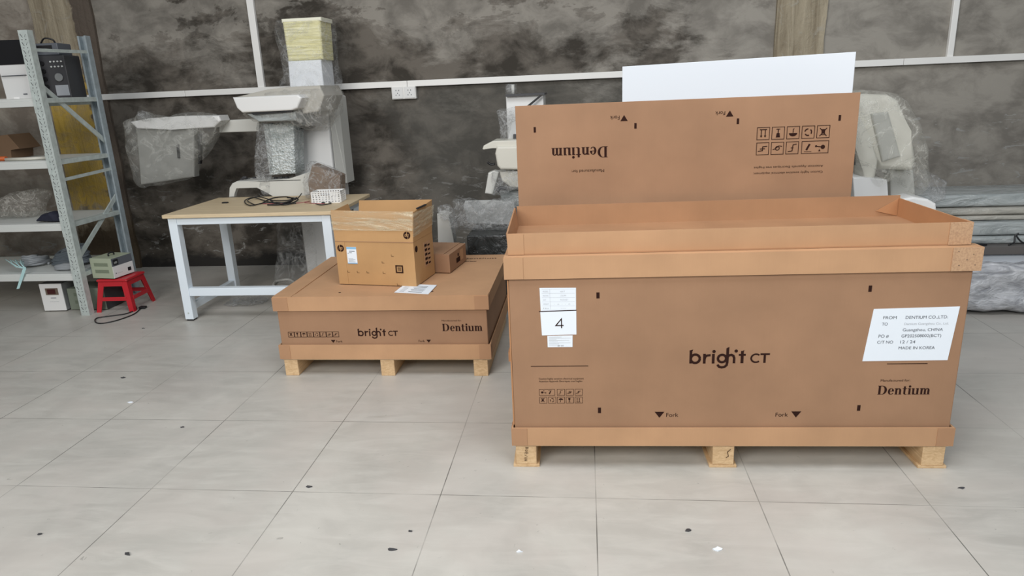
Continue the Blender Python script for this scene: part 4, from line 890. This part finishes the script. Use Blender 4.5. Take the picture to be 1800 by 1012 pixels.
# crumpled film bundle below
Yf = 4.50
zt_ = ztp-.06
bm = new(); box(bm, (xL+.1, 4.62, .0), (4.4, 4.80, zt_-.004), 0, .01); o = finish('foam_sheet', bm, M_foamw); tag(o, 'white foam sheet lying edge-on under the low steel bench', 'foam')
pts = [Vector((xL-.05, Yf, .02)), Vector((xL, Yf, zt_-.03)), Vector((2.6, Yf, zt_-.015)), Vector((3.8, Yf, zt_-.02)), Vector((4.4, Yf, zt_-.05)), Vector((4.4, Yf, .03)), Vector((3.0, Yf, .012)), Vector((2.4, Yf, .012))]
bm = pillow(pts, .17, .020, 7, 26, 200, .35, 51, back=.4); 
for v in bm.verts: v.co.z = max(v.co.z, .002)
tag(finish('crumpled_film', bm, M_wrapw), 'long silvery bundle of crumpled film on the floor under the low bench', 'plastic film')

# ------------------------------------------------------------------ steel rack at the left
RX, RY0, RY1, RH = -3.745, 4.57, 5.19, 2.015
t = empty('storage_rack', (RX, RY0, 0), 0, 'galvanised steel storage rack with perforated posts at the left edge', 'shelving rack')
O = t.location.copy()
pw, pd = .068, .052
def post(x, y, face, holes):
    """C section; face -1: web to the front, +1: web to the back"""
    bm = new(); th = .004
    yw = y if face < 0 else y+pd-th
    box(bm, (x-pw/2, yw, 0), (x+pw/2, yw+th, RH)); box(bm, (x-pw/2, y+(th if face < 0 else 0), 0), (x-pw/2+th, y+pd-(0 if face < 0 else th), RH)); box(bm, (x+pw/2-th, y+(th if face < 0 else 0), 0), (x+pw/2, y+pd-(0 if face < 0 else th), RH))
    yl = y+pd-th if face < 0 else y
    box(bm, (x-pw/2+th, yl, 0), (x-pw/2+.014, yl+th, RH)); box(bm, (x+pw/2-.014, yl, 0), (x+pw/2-th, yl+th, RH))
    if holes:
        z = .03; i = 0
        while z < RH-.02:
            for dx in (-.014, .014):
                cyl(bm, (x+dx, yw-.0006, z), (x+dx, yw+.0002, z), .0035, 8, 1)
            p = Matrix.Translation((x-.014, yw-.0004, z+.026)) @ Matrix.Rotation(math.radians(-28), 4, 'Y'); box(bm, (-.0018, -.0004, -.013), (.0018, .0004, .013), 1, 0, p)
            p = Matrix.Translation((x+.014, yw-.0004, z+.026)) @ Matrix.Rotation(math.radians(28), 4, 'Y'); box(bm, (-.0010, -.0004, -.010), (.0010, .0004, .010), 1, 0, p)
            z += .052; i += 1
    return bm
for x, hl in ((0, True), (-1.52, True)):
    finish('upright', post(x, 0, -1, hl), [M_steel, M_dark], t); finish('upright', post(x, RY1-RY0-pd, 1, False), [M_steel if x else M_steeld, M_dark], t)
yF, yB = pd+.001, RY1-RY0-pd-.001
def br(p, q, w=.03, d=.012): bm = new(); bar(bm, p, q, w, d, 0, (1, 0, 0)); finish('brace', bm, M_steel, t)
def zx(px_, py_): v = atx(px_, py_, RX+.02); return v.z
xb = .022
for z0_, z1_, d in ((zx(60, 88), zx(150, 91), 0), (zx(74, 145), zx(180, 250), 1), (zx(112, 316), zx(190, 297), 0), (zx(146, 455), zx(196, 345), 1)):
    z0_, z1_ = (z0_, z1_)
    br((xb-(.012 if d else 0), yF-.03, z0_), (xb-(.012 if d else 0), yB+.03, z1_), .034 if d else .022, .010)
SH = [at(75, 170, RY0).z, at(75, 284, RY0).z, at(110, 394, RY0).z, at(130, 480, RY0).z]
SH = [1.575, 1.150, .700, .325]
for z in SH:
    for y, nm in ((.006, 'beam'), (RY1-RY0-.046, 'beam')):
        bm = new(); box(bm, (-1.486, y, z-.055), (-.0345, y+.040, z-.018), 0, .002); box(bm, (-1.486, y+.004, z-.0185), (-.0345, y+.040, z-.001), 0, .002)
        finish(nm, bm, M_shelf if y < .1 else M_steel, t)
    bm = new(); box(bm, (-.030, yF, z-.035), (.026, yB, z-.002), 0, .002); finish('side_beam', bm, M_steel, t)
    bm = new(); box(bm, (-1.486, .047, z-.012), (-.032, RY1-RY0-.047, z)); finish('shelf_board', bm, M_shelf, t)
    bm = new(); box(bm, (-.036, -.003, z-.10), (-.012, -.0008, z+.05), 0, 0); finish('beam_connector', bm, M_steel, t)

# things on the rack
zS = SH[0]
q = at(30, 158, 4.75)
t = empty('display_device', (-3.985, 4.72, zS+.0005), 0, 'white desktop device with a black screen on the top shelf of the rack', 'device')
a = at(6, 118, 4.72); b = at(42, 112, 4.72); O = Vector((-3.985, 4.72, zS+.0005))
bm = new(); prism(bm, [Vector((-.12, 0, 0)), Vector((.075, 0, 0)), Vector((.065, .03, .235)), Vector((-.155, .03, .235))], (0, .10, 0), 0, .006); finish('housing', bm, M_white, t)
bm = new(); prism(bm, [Vector((-.165, .03, .2365)), Vector((.065, .03, .2365)), Vector((.055, .045, .40)), Vector((-.18, .045, .405))], (0, .02, 0), 0, .004); finish('screen', bm, M_black, t)
bm = new(); box(bm, (-.13, -.001, .16), (.06, -.0002+.018, .163)); box(bm, (.02, -.002, .03), (.05, 0, .036)); finish('seam_line', bm, M_inkg, t)
t = empty('measuring_instrument', (-3.90, 4.95, zS+.0005), .12, 'dark instrument panel full of knobs behind the perforated rack post', 'instrument')
bm = new(); box(bm, (-.14, 0, 0), (.115, .20, .30), 0, .006); ho = finish('housing', bm, M_dark, t)
bm = new(); box(bm, (-.14, .01, .302), (.08, .18, .385), 0, .006); finish('upper_unit', bm, M_greyp, t)
bm = new(); box(bm, (-.12, .008, .325), (.04, .0095, .37)); finish('display', bm, M_black, t)
bm = new(); box(bm, (.01, -.003, .015), (.105, -.0005, .09), 0, .001); lab(finish('meter_plate', bm, mat('silver_plate', (.4, .42, .45), .4), t), 'pale silver plate low on the dark panel')
for i in range(4):
    for j in range(2):
        bm = new(); cyl(bm, (.015+i*.026, -.010, .22+j*.035), (.015+i*.026, -.0005, .22+j*.035), .006, 10); finish('knob', bm, M_shelf, t)
bm = new(); cyl(bm, (.055, -.014, .145), (.055, -.0005, .145), .028, 20); lab(finish('dial', bm, mat('grey_dial', (.25, .26, .26), .4), t), 'large round grey dial')
for i in range(4):
    bm = new(); cyl(bm, (-.05, -.012, .08+i*.055), (-.05, -.0005, .08+i*.055), .016, 14); finish('knob', bm, M_black, t)
bm = new(); tube(bm, [Vector((-.06, .05, .386)), Vector((-.02, .04, .42)), Vector((.03, .05, .41)), Vector((.04, .06, .387))], .006, 6); finish('carry_handle', bm, M_black, t)
q = at(20, 178, 4.60)
bm = new(); prism(bm, [Vector((-3.99, 4.59, 0)), Vector((-3.93, 4.585, 0)), Vector((-3.90, 4.60, 0)), Vector((-3.95, 4.612, 0))], (0, 0, .012)); o = finish('paper_scrap', bm, M_white); o.location.z = zS+.0008; tag(o, 'small folded white paper on the edge of the top shelf', 'paper')
# second shelf
zS = SH[1]
bm = new(); prism(bm, [at(-30, 232, 4.88), at(10, 226, 4.88), at(32, 251, 4.88), at(16, 253, 4.88), at(18, 268, 4.88), at(-30, 270, 4.88)], (0, .22, 0), 0, .003); o = finish('cardboard_carton', bm, m_card('dark_brown_board', (.20, .125, .075)))
z_ = min(v[2] for v in o.bound_box); o.location.z = zS+.001-z_; tag(o, 'dark brown open carton at the left end of the second shelf', 'carton')
bm = new(); p = at(3, 272, 4.68); tube(bm, [Vector((p.x-.15, 4.68, zS+.017)), Vector((p.x+.03, 4.68, zS+.017))], .016, 12, sm=1); tag(finish('screwdriver_handle', bm, M_orange), 'orange plastic handle at the left edge of the second shelf', 'tool')
bm = new(); tube(bm, [Vector((at(8, 273, 4.66).x, 4.66, zS+.012)), Vector((at(50, 271, 4.66).x, 4.66, zS+.012)), Vector((at(80, 270, 4.68).x, 4.70, zS+.012))], .011, 10, sm=1); tag(finish('plastic_tube', bm, M_cream), 'thin cream tube lying along the front of the second shelf', 'tube')
# third shelf
zS = SH[2]
pts = A([(-60, 392), (-40, 365), (0, 366), (40, 348), (70, 343), (86, 350), (80, 372), (72, 392)], 4.92); 
bm = pillow(pts, .30, .012, 11, 20, 120, .4, 61); z_ = min(v.co.z for v in bm.verts); bmesh.ops.translate(bm, vec=(0, 0, zS+.001-z_), verts=bm.verts)
tag(finish('plastic_film_bag', bm, m_film('shelf_bag_film', .16, .5, 7, (.75, .72, .66), .15)), 'shiny crumpled clear bag on the third shelf of the rack', 'plastic bag')
pts = A([(66, 386), (76, 374), (95, 368), (108, 372), (112, 386)], 4.66); bm = pillow(pts, .10, .006, 16, 10, 60, .5, 62); z_ = min(v.co.z for v in bm.verts); bmesh.ops.translate(bm, vec=(0, 0, zS+.001-z_), verts=bm.verts)
tag(finish('cloth_rag', bm, mat('navy_cloth', (.012, .014, .03), .8)), 'small dark navy rag beside the clear bag on the third shelf', 'rag')
# fourth shelf: coils
zS = SH[3]; rnd = random.Random(11)
def coil(cx, cy, rx, ry, n, z0, r, m, label, seed, h=.10):
    rnd = random.Random(seed); bm = new(); pts = []
    for k in range(n*14):
        a = 2*math.pi*k/14; f = 1-.32*rnd.random()*.4-.25*(k/(n*14)); pts.append(Vector((cx+rx*f*math.cos(a)+rnd.uniform(-.006, .006), cy+ry*f*math.sin(a), z0+r+h*(k/(n*14))*(.75+.25*math.sin(a+seed))+rnd.uniform(0, .006))))
    tube(bm, pts, r, 7, sm=2); return tag(finish('cable_coil', bm, m), label, 'cable')
coil(-3.99, 4.86, .16, .10, 10, zS+.001, .0105, M_cable, 'dark grey cable coil at the middle of the lowest shelf', 1, .15)
coil(-3.905, 4.70, .105, .055, 5, zS+.001, .012, M_cable2, 'light grey hose coil at the front right of the lowest shelf', 2, .035)
coil(-4.30, 4.86, .10, .12, 6, zS+.001, .009, M_cable2, 'grey cable coil at the left edge of the lowest shelf', 3, .08)
bm = new(); F = lambda x, y, Y=4.66: at(x, y, Y)
for k in range(12): tube(bm, [F(8+k*3, 455+k % 3*2, 4.70), F(20+k*2, 462+k % 4*2, 4.61), F(34+k, 470, 4.60), F(46, 472, 4.585)], .0028, 5, sm=3)
prism(bm, [F(40, 472, 4.56), F(46, 472, 4.56), F(34, 507, 4.56), F(29, 508, 4.56)], (0, .002, 0)); tube(bm, [F(46, 472, 4.585), F(44, 472, 4.565)], .003, 5, sm=1)
tag(finish('strap_bundle', bm, M_cyan), 'bunch of pale cyan plastic strapping hanging off the lowest shelf', 'strap')
# stabilisers on the floor
p0 = atz(79, 548, 0); p1 = atz(112, 548, 0)
t = empty('voltage_stabiliser', (p0.x, p0.y, 0), .04, 'white boxy voltage stabiliser with a small red-brown display under the rack', 'electrical box')
bw2 = .178; bh2 = .222
bm = new(); box(bm, (0, 0, .008), (bw2, .010, bh2), 0, .003); fp = finish('front_panel', bm, M_white, t)
bm = new(); box(bm, (.003, .0105, .008), (bw2-.003, .30, bh2-.003), 0, .003); finish('case', bm, mat('grey_white_case', (.33, .34, .34), .45), t)
bm = new(); box(bm, (.004, .012, bh2-.0025), (bw2-.004, .298, bh2+.001)); finish('top_cover', bm, M_dark, t)
bm = new(); box(bm, (.045, -.004, .135), (.145, -.0004, .188), 0, .001); ds = finish('display_bezel', bm, mat('bronze_bezel', (.16, .12, .09), .3), fp)
bm = new(); box(bm, (.06, -.0052, .143), (.125, -.0042, .180)); finish('display', bm, mat('dark_red_display', (.06, .012, .012), .2), fp)
P = front(fp, .0008); P.rect(.075, .108, .118, .113); P.text('~~~~~', .06, .078, .012, .075); P.done('lettering', M_inkg, fp)
for x in (.02, bw2-.03):
    for y in (.02, .26):
        bm = new(); box(bm, (x, y, 0), (x+.015, y+.015, .0078)); finish('foot', bm, M_black, t)
def greenbox(loc, rz, w, d, h, label, frontdetail):
    t = empty('voltage_stabiliser', loc, rz, label, 'electrical box')
    bm = new(); box(bm, (0, 0, .006), (w, d, h), 0, .003); cs = finish('case', bm, M_green, t)
    bm = new()
    for z in (.30, .62):
        for i in range(6): box(bm, (-.0008, d*.18, h*z+i*.0045), (-.0001, d*.82, h*z+i*.0045+.0025))
    finish('vent_slots', bm, M_greend, cs)
    bm = new(); box(bm, (.002, -.003, .008), (w-.002, -.0003, h*.60)); finish('front_plate', bm, M_white, t)
    bm = new(); box(bm, (.002, -.003, h*.60+.0005), (w-.002, -.0003, h-.004)); fd = finish('front_plate', bm, M_greyp, t)
    bm = new(); box(bm, (w*.06, -.006, h*.66), (w*.30, -.0032, h*.92), 0, .001); dp = finish('display', bm, M_black, t)
    P = Print((0, -.0066, 0), (1, 0, 0), (0, 0, 1)); P.text('000', w*.10, h*.72, .022, w*.14); P.done('digits', M_shelf, dp)
    bm = new(); box(bm, (w*.70, -.006, h*.20), (w*.85, -.0032, h*.36)); finish('socket', bm, M_black, t)
    P = Print((0, -.0034, 0), (1, 0, 0), (0, 0, 1)); P.disc(w*.12, h*.26, .005); P.text('------', w*.18, h*.22, .016, w*.25); P.done('lettering', M_inkg, t)
    bm = new(); tube(bm, [Vector((w*.38, d*.45, h)), Vector((w*.40, d*.45, h+.02)), Vector((w*.62, d*.45, h+.02)), Vector((w*.64, d*.45, h))], .006, 6); finish('carry_handle', bm, M_black, t)
    for x in (.015, w-.03):
        for y in (.02, d-.035):
            bm = new(); box(bm, (x, y, 0), (x+.015, y+.015, .0058)); finish('foot', bm, M_black, t)
    return t
# box beneath the rack: its vented long side faces the camera
p = atz(114, 548, 0)
t = empty('voltage_stabiliser', (p0.x+.196, p0.y+.03, 0), 0, 'grey-green vented box on the floor behind the foot of the rack post', 'electrical box')
bm = new(); box(bm, (0, 0, .006), (.30, .21, .175), 0, .003); cs = finish('case', bm, mat('grey_green_metal', (.20, .23, .18), .45), t)
bm = new()
for z in (.055, .115):
    for i in range(6): box(bm, (.05, -.0008, z+i*.0045), (.16, -.0001, z+i*.0045+.0025))
finish('vent_slots', bm, M_greend, cs)
bm = new(); box(bm, (.3003, .004, .01), (.303, .206, .17)); finish('front_plate', bm, M_dark, t)
bm = new()
for x in (.02, .27): box(bm, (x, .02, 0), (x+.015, .19, .0058))
finish('foot', bm, M_black, t)
# red stool
SX, SY, SZ = -3.562, 4.790, .250
t = empty('plastic_stool', (SX, SY, 0), .04, 'low red plastic stool beside the foot of the steel rack', 'stool')
hw, hb = .112, .148
bm = new(); box(bm, (-hw-.01, -hw-.01, SZ-.020), (hw+.01, hw+.01, SZ), 0, .010, seg=3); finish('seat', bm, M_red, t)
for sx in (-1, 1):
    for sy in (-1, 1):
        bm = new(); L = .036
        top = [(sx*hw, sy*hw), (sx*(hw-L*1.3), sy*hw), (sx*(hw-L*1.3), sy*(hw-.004)), (sx*(hw-.004), sy*(hw-.004)), (sx*(hw-.004), sy*(hw-L*1.3)), (sx*hw, sy*(hw-L*1.3))]
        bot = [(sx*hb, sy*hb), (sx*(hb-L), sy*hb), (sx*(hb-L), sy*(hb-.004)), (sx*(hb-.004), sy*(hb-.004)), (sx*(hb-.004), sy*(hb-L)), (sx*hb, sy*(hb-L))]
        A_ = [bm.verts.new((x, y, SZ-.0205)) for x, y in top]; B_ = [bm.verts.new((x, y, 0)) for x, y in bot]
        bm.faces.new(A_); bm.faces.new(B_[::-1])
        for i in range(6): bm.faces.new((A_[i], A_[(i+1) % 6], B_[(i+1) % 6], B_[i]))
        finish('leg', bm, M_red, t)
for k in range(4):
    M_ = Matrix.Rotation(k*math.pi/2, 4, 'Z'); m_ = hw+(hb-hw)*.62
    bm = new(); box(bm, (-m_+.033, -m_-.001, .085), (m_-.033, -m_+.005, .115), 0, .002, M_); finish('stretcher', bm, M_red, t)
    bm = new(); box(bm, (-hw+.03, -hw-.003, SZ-.055), (hw-.03, -hw+.003, SZ-.0205), 0, 0, M_); finish('apron', bm, M_red, t)
greenbox((-3.525, 4.665, SZ+.001), 1.45, .205, .19, .160, 'pale green and white stabiliser box sitting on the red stool', True)
bm = new(); G = lambda x, y: atz(x, y, .005)
tube(bm, [G(248, 541), G(235, 552), G(205, 563), G(180, 568), G(168, 566), G(170, 559), G(195, 555), G(222, 551), G(240, 543), G(236, 536)], .0045, 6)
p = G(252, 541); box(bm, (p.x-.03, p.y-.015, 0), (p.x+.02, p.y+.02, .018), 0, .004)
tag(finish('power_cable', bm, M_black), 'black cable looping on the floor in front of the red stool', 'cable')

# ------------------------------------------------------------------ small litter on the floor
spots = [(216, 664, 0, 'dark chip of litter on the floor halfway between the red stool and the lower left'), (320, 751, 0, 'dark chip on the floor left of and below the small crate'), (228, 707, 1, 'small white chip on the floor in the left half of the picture'),
    (70, 939, 0, 'dark chip on the floor nearest the lower left corner'), (224, 974, 0, 'largest dark flake on the floor at the lower left'), (543, 856, 0, 'dark speck on the floor below the small crate, by a tile joint'),
    (690, 966, 0, 'dark chip on the floor near the bottom, lower of the middle pair'), (722, 934, 0, 'dark chip on the floor near the bottom, upper of the middle pair'),
    (912, 970, 1, 'small white chip at the bottom middle of the floor'), (1262, 966, 1, 'larger white chip on the floor in front of the big crate'), (1210, 932, 0, 'dark speck on the floor in front of the middle of the big crate'),
    (1690, 858, 0, 'dark speck on the floor right of the big crate front foot'), (252, 577, 0, 'dark speck on the floor in front of the red stool')]
for i, (x, y, w, lbl_) in enumerate(spots):
    rnd = random.Random(i); p = atz(x, y, 0); n = 8; rr_ = rnd.uniform(.005, .009)*(1.5 if 'larger' in lbl_ or 'largest' in lbl_ else 1)
    bm = new(); pts = []
    for k in range(n): pts.append(Vector((rr_*rnd.uniform(.4, 1.6)*math.cos(2*math.pi*k/n)*1.5, rr_*rnd.uniform(.4, 1.2)*math.sin(2*math.pi*k/n), 0)))
    prism(bm, pts, (0, 0, .0015))
    for v in bm.verts:
        if v.co.z > .001: v.co.z += rnd.uniform(0, .004)
    o = finish('floor_scrap', bm, M_paper if w else M_dark); o.location = (p.x, p.y, .0003)
    tag(o, lbl_, 'litter', 'litter on the floor')
